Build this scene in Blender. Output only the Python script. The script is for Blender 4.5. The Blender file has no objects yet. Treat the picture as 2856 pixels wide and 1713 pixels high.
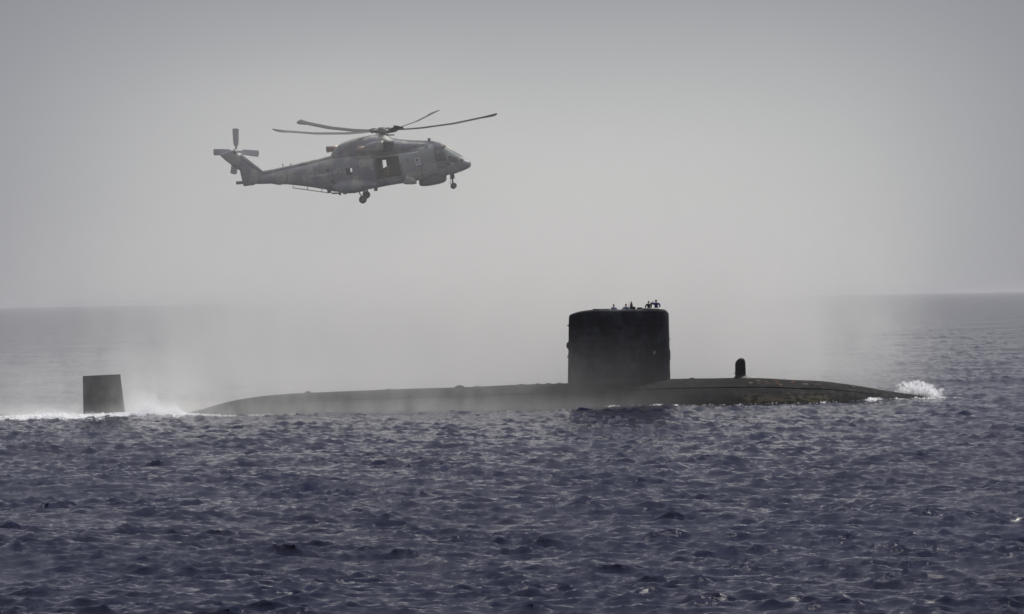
import bpy, bmesh, math, random
import numpy as np
from mathutils import Vector, Matrix

R = math.radians
random.seed(7)
rng = np.random.default_rng(11)
scene = bpy.context.scene
COL = scene.collection

# ------------------------------------------------------------------ camera
F = 9000.0            # focal length in pixels of the 2856-wide photograph
CX, CY = 1428.0, 856.5
H = 10.5              # eye height above the sea
ROLL = R(0.88)
PITCH = math.atan(23.5 / F)
cam_d = bpy.data.cameras.new('camera')
cam_d.sensor_width = 36.0
cam_d.lens = F / 2856 * 36.0
cam_d.clip_start = 1.0
cam_d.clip_end = 90000.0
cam = bpy.data.objects.new('camera', cam_d)
COL.objects.link(cam)
CAM_M = (Matrix.Translation((0, 0, H)) @ Matrix.Rotation(R(90) - PITCH, 4, 'X') @ Matrix.Rotation(-ROLL, 4, 'Z'))
cam.matrix_world = CAM_M
scene.camera = cam
scene.render.resolution_x, scene.render.resolution_y = 1024, 614

# ------------------------------------------------------------------ sky and sun
SUN_EL, SUN_AZ = R(54), R(50)        # azimuth from +Y (view direction) towards +X
SKY_NISHITA = 0.07
world = bpy.data.worlds.new('World')
scene.world = world
world.use_nodes = True
wn = world.node_tree
wn.nodes.clear()


class NB:
    """tiny node builder: values are sockets or floats"""
    def __init__(s, tree): s.t = tree
    def new(s, typ, **kw):
        n = s.t.nodes.new(typ)
        for k, v in kw.items(): setattr(n, k, v)
        return n
    def put(s, sock, v):
        if isinstance(v, bpy.types.NodeSocket): s.t.links.new(v, sock)
        elif v is not None: sock.default_value = v
    def m(s, op, a, b=None, c=None, clamp=False):
        n = s.new('ShaderNodeMath', operation=op, use_clamp=clamp)
        s.put(n.inputs[0], a)
        if b is not None: s.put(n.inputs[1], b)
        if c is not None: s.put(n.inputs[2], c)
        return n.outputs[0]
    def mr(s, v, a, b, c=0.0, d=1.0, smooth=True):
        n = s.new('ShaderNodeMapRange', interpolation_type='SMOOTHSTEP' if smooth else 'LINEAR')
        s.put(n.inputs['Value'], v)
        for k, x in zip(('From Min', 'From Max', 'To Min', 'To Max'), (a, b, c, d)): s.put(n.inputs[k], x)
        return n.outputs['Result']
    def mix(s, f, a, b):
        n = s.new('ShaderNodeMix', data_type='RGBA')
        s.put(n.inputs['Factor'], f); s.put(n.inputs[6], a); s.put(n.inputs[7], b)
        return n.outputs[2]
    def noise(s, vec, scale, detail=3, rough=0.5, dist=0.0):
        n = s.new('ShaderNodeTexNoise')
        s.put(n.inputs['Vector'], vec); n.inputs['Scale'].default_value = scale
        n.inputs['Detail'].default_value = detail; n.inputs['Roughness'].default_value = rough
        n.inputs['Distortion'].default_value = dist
        return n.outputs['Fac']
    def xyz(s, vec):
        n = s.new('ShaderNodeSeparateXYZ'); s.put(n.inputs[0], vec)
        return n.outputs[0], n.outputs[1], n.outputs[2]
    def mapping(s, vec, loc=(0, 0, 0), sc=(1, 1, 1), rot=(0, 0, 0)):
        n = s.new('ShaderNodeMapping'); s.put(n.inputs['Vector'], vec)
        n.inputs['Location'].default_value = loc; n.inputs['Scale'].default_value = sc
        n.inputs['Rotation'].default_value = rot
        return n.outputs[0]


def srgb(r, g, b):
    f = lambda c: c / 12.92 if c <= 0.04045 else ((c + 0.055) / 1.055) ** 2.4
    return (f(r / 255), f(g / 255), f(b / 255), 1.0)


b = NB(wn)
sky = b.new('ShaderNodeTexSky', sky_type='NISHITA', sun_disc=False)
sky.sun_elevation = SUN_EL
sky.sun_rotation = SUN_AZ
sky.dust_density = 4.0
tc = b.new('ShaderNodeTexCoord')
dx, dy, dz = b.xyz(tc.outputs['Generated'])
az = b.m('ARCTAN2', dx, dy)                       # radians, 0 = straight ahead
el = b.m('ARCSINE', dz)
cl = b.noise(b.mapping(tc.outputs['Generated'], sc=(1, 1, 2.2)), 5.5, 3, 0.5)
# hazy glow ahead; a vignette is painted in, darker above and to both sides
a1 = b.m('POWER', b.m('ABSOLUTE', b.m('DIVIDE', b.m('SUBTRACT', az, R(-0.2)), R(8.8))), 3.4)
e1 = b.m('POWER', b.m('ABSOLUTE', b.m('DIVIDE', b.m('SUBTRACT', el, R(1.2)), R(4.15))), 2.6)
g = b.m('POWER', 2.718, b.m('MULTIPLY', b.m('ADD', a1, e1), -1.0))
g = b.m('MULTIPLY', g, b.mr(cl, 0.3, 0.7, 0.93, 1.07))
# the darkened sky brightens towards the zenith, as a real cloud sheet does
low = b.mix(b.mr(el, R(18), R(80)), (0.250, 0.252, 0.292, 1), (0.54, 0.56, 0.66, 1))
cloud = b.mix(g, low, (0.565, 0.57, 0.56, 1))
nsk = b.new('ShaderNodeVectorMath', operation='SCALE')
b.put(nsk.inputs[0], sky.outputs[0]); nsk.inputs['Scale'].default_value = SKY_NISHITA
skyc = b.mix(b.mr(el, R(4), R(60), 0.98, 0.90), nsk.outputs[0], cloud)
bg = b.new('ShaderNodeBackground')
b.put(bg.inputs['Color'], skyc)
bg.inputs['Strength'].default_value = 1.0
wo = b.new('ShaderNodeOutputWorld')
wn.links.new(bg.outputs[0], wo.inputs[0])

sun_d = bpy.data.lights.new('sun', 'SUN')
sun_d.energy = 3.4
sun_d.angle = R(9)
sun_d.color = (1.0, 0.96, 0.9)
sun = bpy.data.objects.new('sun', sun_d)
COL.objects.link(sun)
sdir = Vector((math.sin(SUN_AZ) * math.cos(SUN_EL), math.cos(SUN_AZ) * math.cos(SUN_EL), math.sin(SUN_EL)))
sun.rotation_euler = sdir.to_track_quat('Z', 'Y').to_euler()
sun.location = (0, 0, 200)

vs = scene.view_settings
vs.view_transform = 'Standard'; vs.look = 'None'; vs.gamma = 1.0; vs.exposure = 0.0
vs.use_curve_mapping = False
scene.cycles.sample_clamp_direct = 3.0
scene.cycles.volume_bounces = 3
scene.cycles.max_bounces = 10
scene.cycles.diffuse_bounces = 6
scene.cycles.volume_step_rate = 1.0
scene.cycles.volume_max_steps = 256

# ------------------------------------------------------------------ pixel helpers
BR = (CAM_M.to_3x3() @ Vector((1, 0, 0)))
BU = (CAM_M.to_3x3() @ Vector((0, 1, 0)))
BF = (CAM_M.to_3x3() @ Vector((0, 0, -1)))
EYE = Vector((0, 0, H))


def ray(px, py): return BF + BR * ((px - CX) / F) + BU * ((CY - py) / F)
def P(px, py, D): return EYE + ray(px, py) * D


HEAD = math.atan(0.205)                           # the submarine's heading, slightly away from us
SUB_Y0 = 308.8
SUB_DIR = Vector((math.cos(HEAD), math.sin(HEAD), 0))
def S(px, py):
    """point of the submarine's centre plane seen at a pixel -> (s along the boat, height)"""
    d = ray(px, py)
    t = SUB_Y0 / (d.y - 0.205 * d.x)
    p = EYE + d * t
    return p.x / math.cos(HEAD), p.z


# ------------------------------------------------------------------ mesh helpers
def tag(o, label=None, cat=None, group=None, kind=None):
    if label: o['label'] = label
    if cat: o['category'] = cat
    if group: o['group'] = group
    if kind: o['kind'] = kind
    return o


def empty(name, M=None):
    o = bpy.data.objects.new(name, None)
    o.empty_display_size = 0.5
    COL.objects.link(o)
    if M is not None: o.matrix_world = M
    return o


def mesh_obj(name, verts, faces, mat, parent=None, smooth=True, mats=None, midx=None):
    me = bpy.data.meshes.new(name)
    me.from_pydata([tuple(v) for v in verts], [], faces)
    for m in (mats or [mat]): me.materials.append(m)
    if midx is not None: me.polygons.foreach_set('material_index', midx)
    if smooth: me.polygons.foreach_set('use_smooth', [True] * len(me.polygons))
    me.update()
    o = bpy.data.objects.new(name, me)
    COL.objects.link(o)
    if parent: o.parent = parent
    return o


def bm_obj(name, bm, mat, parent=None, smooth=True):
    bmesh.ops.recalc_face_normals(bm, faces=bm.faces)
    me = bpy.data.meshes.new(name)
    bm.to_mesh(me); bm.free()
    me.materials.append(mat)
    if smooth: me.polygons.foreach_set('use_smooth', [True] * len(me.polygons))
    o = bpy.data.objects.new(name, me)
    COL.objects.link(o)
    if parent: o.parent = parent
    return o


def loft(rings, cap=True):
    """rings: list of equally long closed rings of points -> verts, faces"""
    n = len(rings[0]); V = []; Fc = []
    for r in rings: V += [tuple(p) for p in r]
    for i in range(len(rings) - 1):
        for j in range(n):
            k = (j + 1) % n
            Fc.append((i * n + j, i * n + k, (i + 1) * n + k, (i + 1) * n + j))
    if cap:
        Fc.append(tuple(range(n - 1, -1, -1)))
        Fc.append(tuple(range((len(rings) - 1) * n, len(rings) * n)))
    return V, Fc


def add_loft(bm, rings, cap=True):
    V, Fc = loft(rings, cap)
    vs_ = [bm.verts.new(v) for v in V]
    for f in Fc: bm.faces.new([vs_[i] for i in f])


def add_box(bm, c, s, M=None, bev=0.0):
    r = bmesh.ops.create_cube(bm, size=1.0)
    T = Matrix.Translation(c) @ (M.to_4x4() if M is not None else Matrix()) @ Matrix.Diagonal((s[0], s[1], s[2], 1))
    bmesh.ops.transform(bm, matrix=T, verts=r['verts'])
    if bev:
        es = list({e for v in r['verts'] for e in v.link_edges})
        bmesh.ops.bevel(bm, geom=es, offset=bev, segments=2, affect='EDGES', profile=0.6)


def tube_rings(pts, rads, n=12, up=Vector((0, 0, 1))):
    pts = [Vector(p) for p in pts]; rings = []
    for i, p in enumerate(pts):
        d = (pts[min(i + 1, len(pts) - 1)] - pts[max(i - 1, 0)]).normalized()
        a = d.cross(up)
        if a.length < 1e-3: a = d.cross(Vector((0, 1, 0)))
        a.normalize(); c = d.cross(a)
        rings.append([p + (a * math.cos(t) + c * math.sin(t)) * rads[i] for t in [2 * math.pi * k / n for k in range(n)]])
    return rings


def add_tube(bm, pts, rads, n=12):
    if not isinstance(rads, (list, tuple)): rads = [rads] * len(pts)
    add_loft(bm, tube_rings(pts, rads, n))


def interp(x, tab):
    xs = [t[0] for t in tab]; ys = [t[1] for t in tab]
    return float(np.interp(x, xs, ys))


def smooth_tab(tab):
    """monotone-ish cubic through table"""
    xs = np.array([t[0] for t in tab], float); ys = np.array([t[1] for t in tab], float)
    m = np.gradient(ys, xs)
    def f(x):
        x = min(max(x, xs[0]), xs[-1])
        i = int(min(max(np.searchsorted(xs, x) - 1, 0), len(xs) - 2))
        h = xs[i + 1] - xs[i]; t = (x - xs[i]) / h
        return float((2 * t**3 - 3 * t**2 + 1) * ys[i] + (t**3 - 2 * t**2 + t) * h * m[i] + (-2 * t**3 + 3 * t**2) * ys[i + 1] + (t**3 - t**2) * h * m[i + 1])
    return f


# ------------------------------------------------------------------ materials
def material(name):
    m = bpy.data.materials.new(name); m.use_nodes = True
    m.node_tree.nodes.clear()
    bb = NB(m.node_tree)
    out = bb.new('ShaderNodeOutputMaterial')
    return m, bb, out


def plain(name, col, rough=0.6, metal=0.0, var=0.15, scale=6.0, bump=0.0, spec=0.5, dark=None):
    """paint with soft blotches and fine grain"""
    m, bb, out = material(name)
    p = bb.new('ShaderNodeBsdfPrincipled')
    t = bb.new('ShaderNodeTexCoord').outputs['Object']
    n1 = bb.noise(t, scale, 5, 0.6)
    n2 = bb.noise(t, scale * 0.22, 2, 0.5)
    f = bb.m('ADD', bb.m('MULTIPLY', n1, 0.6), bb.m('MULTIPLY', n2, 0.4))
    c0 = tuple(c * (1 - var) for c in col[:3]) + (1,)
    c1 = tuple(min(1, c * (1 + var)) for c in col[:3]) + (1,)
    c = bb.mix(bb.mr(f, 0.3, 0.7), c0, c1)
    bb.put(p.inputs['Base Color'], c)
    bb.put(p.inputs['Roughness'], bb.mr(n1, 0.3, 0.7, rough - 0.08, rough + 0.08))
    p.inputs['Metallic'].default_value = metal
    p.inputs['Specular IOR Level'].default_value = spec
    if bump:
        bn = bb.new('ShaderNodeBump'); bn.inputs['Strength'].default_value = bump
        bn.inputs['Distance'].default_value = 0.05
        bb.put(bn.inputs['Height'], n1); bb.put(p.inputs['Normal'], bn.outputs[0])
    m.node_tree.links.new(p.outputs[0], out.inputs[0])
    return m


def sub_material(name, patches=False, spec=0.18, k=1.0):
    m, bb, out = material(name)
    p = bb.new('ShaderNodeBsdfPrincipled')
    t = bb.new('ShaderNodeTexCoord').outputs['Object']
    x, y, z = bb.xyz(t)
    streak = bb.noise(bb.mapping(t, sc=(1.6, 1.6, 0.25)), 1.2, 6, 0.65)
    blot = bb.noise(t, 0.55, 4, 0.6)
    c = bb.mix(bb.mr(streak, 0.35, 0.72), (0.018 * k, 0.018 * k, 0.021 * k, 1), (0.038 * k, 0.040 * k, 0.044 * k, 1))
    c = bb.mix(bb.mr(blot, 0.46, 0.62, 0, 0.8), c, (0.052 * k, 0.053 * k, 0.064 * k, 1))
    # joints between the rubber tiles
    tile = bb.new('ShaderNodeTexBrick', offset=0.0)
    bb.put(tile.inputs['Vector'], bb.mapping(t, rot=(R(90), 0, 0)))
    tile.inputs['Scale'].default_value = 1.0
    tile.inputs['Brick Width'].default_value = 0.9; tile.inputs['Row Height'].default_value = 0.7
    tile.inputs['Mortar Size'].default_value = 0.02
    c = bb.mix(bb.m('MULTIPLY', tile.outputs['Fac'], 0.5), c, (0.004, 0.004, 0.004, 1))
    if patches:
        # bare, weed-stained strip along the forward waterline and rusty marks on the casing
        n = bb.noise(bb.mapping(t, sc=(1, 1, 2.0)), 1.7, 6, 0.7)
        s0, s1 = S(2045, 1105)[0], S(2285, 1105)[0]
        win = bb.m('MULTIPLY', bb.m('MULTIPLY', bb.mr(x, s0 - 0.5, s0 + 0.5), bb.mr(x, s1 + 0.5, s1 - 0.3)),
                   bb.mr(bb.m('ADD', z, bb.m('MULTIPLY', bb.noise(t, 0.35, 3), 1.2)), 1.75, 1.15))
        win = bb.m('MULTIPLY', win, bb.mr(n, 0.42, 0.56))
        c = bb.mix(bb.m('MULTIPLY', win, 0.7), c, (0.085, 0.075, 0.05, 1))
        n3 = bb.noise(bb.mapping(t, sc=(0.5, 1, 1)), 2.6, 4, 0.6)
        w2 = bb.m('MULTIPLY', bb.mr(x, S(2050, 1080)[0], S(2120, 1080)[0]), bb.m('MULTIPLY', bb.mr(z, 1.35, 1.9), bb.mr(n3, 0.58, 0.66)))
        c = bb.mix(bb.m('MULTIPLY', w2, 0.7), c, (0.16, 0.085, 0.045, 1))
    bb.put(p.inputs['Base Color'], c)
    bb.put(p.inputs['Roughness'], bb.mr(streak, 0.3, 0.7, 0.66, 0.85))
    p.inputs['Specular IOR Level'].default_value = spec
    bn = bb.new('ShaderNodeBump'); bn.inputs['Strength'].default_value = 0.5; bn.inputs['Distance'].default_value = 0.06
    bb.put(bn.inputs['Height'], bb.m('SUBTRACT', streak, bb.m('MULTIPLY', tile.outputs['Fac'], 0.4)))
    bb.put(p.inputs['Normal'], bn.outputs[0])
    m.node_tree.links.new(p.outputs[0], out.inputs[0])
    return m


M_HULL = sub_material('black_hull_coating', True, 0.10, 0.32)
M_SAIL = sub_material('black_sail_coating')
M_BLACK = plain('matt_black', (0.012, 0.012, 0.013), 0.6, var=0.3)
M_RUST = plain('rust', (0.075, 0.042, 0.03), 0.8, var=0.4)
M_MASTG = plain('mast_green_grey', (0.03, 0.04, 0.035), 0.5, var=0.25)
M_LAMP = plain('pale_fitting', (0.16, 0.17, 0.18), 0.35)


def heli_paint():
    m, bb, out = material('naval_grey_paint')
    p = bb.new('ShaderNodeBsdfPrincipled')
    t = bb.new('ShaderNodeTexCoord').outputs['Object']
    n1 = bb.noise(t, 0.9, 3, 0.55)
    n2 = bb.noise(bb.mapping(t, sc=(1, 1, 0.35)), 5.0, 5, 0.65)
    c = bb.mix(bb.mr(n1, 0.42, 0.58), (0.24, 0.245, 0.275, 1), (0.43, 0.44, 0.37, 1))
    c = bb.mix(bb.mr(n2, 0.5, 0.75, 0.0, 0.45), c, (0.17, 0.165, 0.155, 1))
    # rivet-line panels: fine darker joints
    br = bb.new('ShaderNodeTexBrick', offset=0.35)
    bb.put(br.inputs['Vector'], bb.mapping(t, rot=(R(90), 0, 0)))
    br.inputs['Scale'].default_value = 1.0
    br.inputs['Brick Width'].default_value = 1.35; br.inputs['Row Height'].default_value = 0.62
    br.inputs['Mortar Size'].default_value = 0.012
    c = bb.mix(bb.m('MULTIPLY', br.outputs['Fac'], 0.45), c, (0.11, 0.11, 0.11, 1))
    bb.put(p.inputs['Base Color'], c)
    bb.put(p.inputs['Roughness'], bb.mr(n2, 0.3, 0.7, 0.42, 0.58))
    bn = bb.new('ShaderNodeBump'); bn.inputs['Strength'].default_value = 0.25; bn.inputs['Distance'].default_value = 0.03
    bb.put(bn.inputs['Height'], n2); bb.put(p.inputs['Normal'], bn.outputs[0])
    m.node_tree.links.new(p.outputs[0], out.inputs[0])
    return m


M_HELI = heli_paint()
M_HELI2 = plain('lighter_grey_paint', (0.33, 0.345, 0.33), 0.5, var=0.12, scale=3)
M_HELID = plain('darker_grey_paint', (0.12, 0.12, 0.13), 0.55, var=0.15, scale=3)
M_BLADE = plain('blade_black', (0.035, 0.031, 0.030), 0.6, var=0.2, scale=1.5)
M_BLADE_T = plain('tail_blade_grey', (0.55, 0.55, 0.56), 0.5, var=0.1)
M_HUB = plain('hub_metal', (0.09, 0.085, 0.08), 0.5, metal=0.3, var=0.3)
M_EXH = plain('heat_stained_exhaust', (0.36, 0.28, 0.21), 0.5, metal=0.3, var=0.3)
M_DARK = plain('dark_interior', (0.07, 0.07, 0.08), 0.85, var=0.2)
M_GLASS = plain('dark_tinted_glass', (0.05, 0.052, 0.055), 0.12, var=0.1, spec=0.8)
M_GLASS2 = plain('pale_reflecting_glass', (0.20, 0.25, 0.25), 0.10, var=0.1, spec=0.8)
M_TYRE = plain('tyre_rubber', (0.06, 0.058, 0.056), 0.8, var=0.2)
M_RIM = plain('wheel_rim', (0.17, 0.17, 0.17), 0.5)
M_TEXT = plain('faded_white_lettering', (0.85, 0.85, 0.86), 0.6, var=0.1)
M_BADGE = plain('pale_badge', (0.75, 0.73, 0.76), 0.6, var=0.08)
M_CHROME = plain('glint_chrome', (0.6, 0.55, 0.48), 0.12, metal=1.0, var=0.05)
M_SKIN = plain('skin', (0.30, 0.16, 0.11), 0.6, var=0.1)
M_HAIR = plain('brown_hair', (0.03, 0.018, 0.012), 0.7, var=0.2, scale=30)
M_HAIR_R = plain('reddish_hair', (0.11, 0.045, 0.02), 0.7, var=0.2, scale=30)
M_SHIRT_L = plain('light_blue_shirt', (0.22, 0.25, 0.36), 0.8, var=0.08)
M_SHIRT_B = plain('blue_shirt', (0.045, 0.06, 0.17), 0.8, var=0.1)
M_SHIRT_N = plain('navy_jersey', (0.014, 0.015, 0.024), 0.85, var=0.15)
M_SHIRT_T = plain('tan_overall', (0.16, 0.09, 0.035), 0.85, var=0.15)
M_TROU = plain('dark_trousers', (0.012, 0.013, 0.02), 0.85, var=0.15)

# ------------------------------------------------------------------ the sea
def ocean(N, L, kmin, kmax, seed, wdir, V=8.5, spread=2.0):
    r = np.random.default_rng(seed)
    k1 = 2 * np.pi * np.fft.fftfreq(N, L / N)
    kx, ky = np.meshgrid(k1, k1, indexing='ij')
    k = np.hypot(kx, ky); k[0, 0] = 1e9
    Lw = V * V / 9.81
    ct = (kx * math.cos(wdir) + ky * math.sin(wdir)) / k
    Ph = np.exp(-1 / (k * Lw) ** 2) / k ** 4 * (np.abs(ct) ** spread + 0.06)
    Ph *= 1 / (1 + np.exp(-(k - kmin) / (0.08 * kmin))) * np.exp(-(k / kmax) ** 4)
    a = np.sqrt(Ph) * (2 * np.pi / L) * (r.standard_normal((N, N)) + 1j * r.standard_normal((N, N)))
    a[0, 0] = 0
    f = lambda A: np.real(np.fft.ifft2(A)) * N * N
    return f(a), f(1j * a * kx / k), f(1j * a * ky / k)


def sample(T, L, x, y):
    N = T.shape[0]
    u = (x / L * N) % N; v = (y / L * N) % N
    i = np.floor(u).astype(int); j = np.floor(v).astype(int); fu = u - i; fv = v - j
    i %= N; j %= N; i2 = (i + 1) % N; j2 = (j + 1) % N
    return (T[i, j] * (1 - fu) + T[i2, j] * fu) * (1 - fv) + (T[i, j2] * (1 - fu) + T[i2, j2] * fu) * fv


WDIR = R(68)
TA = ocean(1024, 187.0, 0.05, 4.5, 3, R(52), V=2.2, spread=3.0)
TC = ocean(512, 411.0, 0.03, 1.5, 9, R(75), V=8.5)
SCALE_C = 0.13 / TC[0].std()
TB = ocean(512, 31.0, 3.0, 26.0, 5, R(84), spread=3.0)
SCALE_A = 0.044 / TA[0].std()
SCALE_B = 0.062 / TB[0].std()
CHOP = 1.0


def swell(x, y):
    """a low swell whose crest stands just in front of the boat's after half"""
    c = sample(TC[0], 411.0, x, y) * SCALE_C
    a = 0.06 * np.exp(-((y - (293.5 + 0.05 * (x + 30))) / 6.0) ** 2) * (1 / (1 + np.exp((x + 2) / 7.0)))
    u = 0.10 * np.sin(0.09 * y + 0.035 * x + 1.0) + 0.07 * np.sin(0.13 * y - 0.05 * x)
    return a + u * .6 + c


def sea_height(x, y):
    x = np.asarray(x, float); y = np.asarray(y, float)
    return sample(TA[0], 187.0, x, y) * SCALE_A + sample(TB[0], 31.0, x, y) * SCALE_B + swell(x, y)


def build_sea():
    azs = np.concatenate([np.linspace(-180, -25, 26)[:-1], np.linspace(-25, -9.6, 24)[:-1],
                          np.linspace(-9.6, 9.6, 1280), np.linspace(9.6, 25, 24)[1:], np.linspace(25, 180, 26)[1:]])
    u = np.linspace(88 ** -0.5, 1500 ** -0.5, 960)
    ds = np.concatenate([np.geomspace(3, 88, 40)[:-1], u ** -2.0, np.geomspace(1500, 32000, 60)[1:]])
    A, D = np.meshgrid(R(1) * azs, ds)
    x = np.sin(A) * D; y = np.cos(A) * D
    fade = np.clip(2.0 - D / 750.0, 0.0, 1.0)
    fb = np.clip(1.5 - D / 800.0, 0.0, 1.0)
    coarse = np.clip((10.8 - np.abs(np.degrees(A))) / 1.0, 0.15, 1.0)
    gust = 1.0 + 0.26 * np.clip(sample(TA[0], 187.0, x * .37 + 40, y * .25 + 11) / TA[0].std(), -1.3, 1.6)
    fb = fb * gust
    z = sample(TA[0], 187.0, x, y) * SCALE_A * fade * coarse + sample(TB[0], 31.0, x, y) * SCALE_B * fb * coarse + swell(x, y) * fade
    ox = (sample(TA[1], 187.0, x, y) * SCALE_A * fade + sample(TB[1], 31.0, x, y) * SCALE_B * fb) * CHOP * coarse
    oy = (sample(TA[2], 187.0, x, y) * SCALE_A * fade + sample(TB[2], 31.0, x, y) * SCALE_B * fb) * CHOP * coarse
    X = x + ox; Y = y + oy
    nr, nc = X.shape
    co = np.stack([X, Y, z], -1).reshape(-1, 3).astype(np.float32)
    idx = np.arange(nr * nc).reshape(nr, nc)
    q = np.stack([idx[:-1, :-1], idx[:-1, 1:], idx[1:, 1:], idx[1:, :-1]], -1).reshape(-1, 4)[:, ::-1]
    me = bpy.data.meshes.new('sea')
    me.vertices.add(len(co)); me.vertices.foreach_set('co', co.ravel())
    me.loops.add(q.size); me.loops.foreach_set('vertex_index', q.ravel().astype(np.int32))
    me.polygons.add(len(q)); me.polygons.foreach_set('loop_start', np.arange(0, q.size, 4, dtype=np.int32))
    me.polygons.foreach_set('use_smooth', np.ones(len(q), bool))
    # foam lying on the water round the boat
    c, s = math.cos(HEAD), math.sin(HEAD)
    rx, ry = co[:, 0], co[:, 1] - SUB_Y0
    sa = rx * c + ry * s; ta = -rx * s + ry * c            # along, across (negative = our side)
    nz = sample(TB[0], 31.0, co[:, 0] * 2.3, co[:, 1] * 2.3) / TB[0].std()
    nz2 = sample(TA[0], 187.0, co[:, 0] * 5.1, co[:, 1] * 5.1) / TA[0].std()
    def blob(px, py, ls, lt, t0):
        sp = S(px, py)[0]
        return np.exp(-((sa - sp) / ls) ** 2 - ((ta - t0) / lt) ** 2)
    foam = 0.95 * blob(2402, 1110, 1.1, 1.5, -3.1) + 0.75 * blob(2570, 1108, 2.2, 1.8, -1.0) + 0.40 * blob(2660, 1108, 3.5, 0.8, -1)
    foam = foam + 0.60 * blob(1830, 1142, 2.5, 0.9, -5.4) + 0.45 * blob(2150, 1120, 6.5, 0.6, -4.9)
    stern = 1.1 * np.exp(-((sa - S(330, 1150)[0]) / 11.0) ** 4 - ((ta + 1.0) / 6.0) ** 2)
    wake = 0.7 * (sa < S(520, 1150)[0]) * np.exp(-((ta + 1) / 7.0) ** 2) * np.exp((sa + 32) / 30.0)
    foam = foam + stern + np.clip(wake, 0, 0.7)
    foam = np.clip((foam + 0.18 * nz + 0.14 * nz2 - 0.45) * 3.0, 0, 1) * (foam > 0.08)
    at = me.attributes.new('foam', 'FLOAT', 'POINT')
    at.data.foreach_set('value', foam.astype(np.float32))
    me.update(); me.validate()
    m, bb, out = material('sea_water')
    p = bb.new('ShaderNodeBsdfPrincipled')
    gp = bb.new('ShaderNodeNewGeometry').outputs['Position']
    fo = bb.new('ShaderNodeAttribute', attribute_name='foam').outputs['Fac']
    big = bb.noise(gp, 0.02, 3, 0.5)
    water = bb.mix(bb.mr(big, 0.35, 0.65), (0.0002, 0.0020, 0.020, 1), (0.0003, 0.0030, 0.025, 1))
    fn = bb.mr(bb.noise(gp, 3.0, 5, 0.7), 0.35, 0.6, 0.3, 1.0)
    ff = bb.m('MULTIPLY', fo, fn)
    bb.put(p.inputs['Base Color'], bb.mix(ff, water, (0.82, 0.84, 0.85, 1)))
    bb.put(p.inputs['Roughness'], bb.mr(ff, 0, 1, 0.06, 0.7))
    p.inputs['IOR'].default_value = 1.333
    b1 = bb.new('ShaderNodeBump'); bb.put(b1.inputs['Strength'], bb.mr(bb.noise(bb.mapping(gp, sc=(.6, 1, 1)), .05, 4, .6), .35, .65, .55, 1.0)); b1.inputs['Distance'].default_value = 0.06
    rip = bb.noise(bb.mapping(gp, sc=(0.8, 1.25, 1), rot=(0, 0, R(-18))), 3.2, 6, 0.7, 0.3)
    bb.put(b1.inputs['Height'], rip)
    dist = bb.new('ShaderNodeVectorMath', operation='LENGTH'); bb.put(dist.inputs[0], gp)
    b2 = bb.new('ShaderNodeBump'); b2.inputs['Distance'].default_value = 0.9
    bb.put(b2.inputs['Strength'], bb.mr(dist.outputs['Value'], 350, 1400, 0.0, 1.0, False))
    bb.put(b2.inputs['Height'], bb.noise(bb.mapping(gp, sc=(0.7, 1.0, 1)), 0.38, 6, 0.62, 0.2))
    bb.put(b2.inputs['Normal'], b1.outputs[0])
    bb.put(p.inputs['Normal'], b2.outputs[0])
    m.node_tree.links.new(p.outputs[0], out.inputs[0])
    me.materials.append(m)
    o = bpy.data.objects.new('sea', me)
    COL.objects.link(o)
    tag(o, 'choppy dark navy sea reaching to the hazy horizon', kind='structure')


build_sea()

# ------------------------------------------------------------------ submarine
SUBM = Matrix.Translation((0, SUB_Y0, 0)) @ Matrix.Rotation(HEAD, 4, 'Z')
sub = empty('submarine', SUBM)
tag(sub, 'long black surfaced submarine with tall sail, its after half veiled in spray mist', 'submarine')

crest_px = [(480, 1166), (500, 1158), (530, 1150), (560, 1143), (620, 1125), (700, 1109), (800, 1099), (900, 1094), (1000, 1090),
            (1150, 1084), (1300, 1080), (1450, 1073), (1585, 1069), (1720, 1063), (1870, 1057), (2000, 1055),
            (2060, 1054), (2150, 1056), (2200, 1059), (2300, 1064), (2350, 1070), (2400, 1077), (2450, 1086),
            (2500, 1094), (2550, 1101), (2585, 1106), (2612, 1111), (2632, 1118)]
crest = [S(*p) for p in crest_px]
s_stern, s_bow = crest[0][0], crest[-1][0]
crest_f = smooth_tab(crest)
ZC = -2.5


def hull_r(s):
    if s < s_stern:
        r0 = crest[0][1] - ZC
        u = (s_stern - s) / (s_stern - (S(300, 1100)[0] - 3.0))
        return max(0.35, r0 * (1 - u ** 1.5 * 0.9))
    if s > s_bow:
        u = (s - s_bow) / 2.6
        return (crest[-1][1] - ZC) * math.sqrt(max(0.0, 1 - u * u)) if u < 1 else 0.02
    return crest_f(s) - ZC


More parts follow.
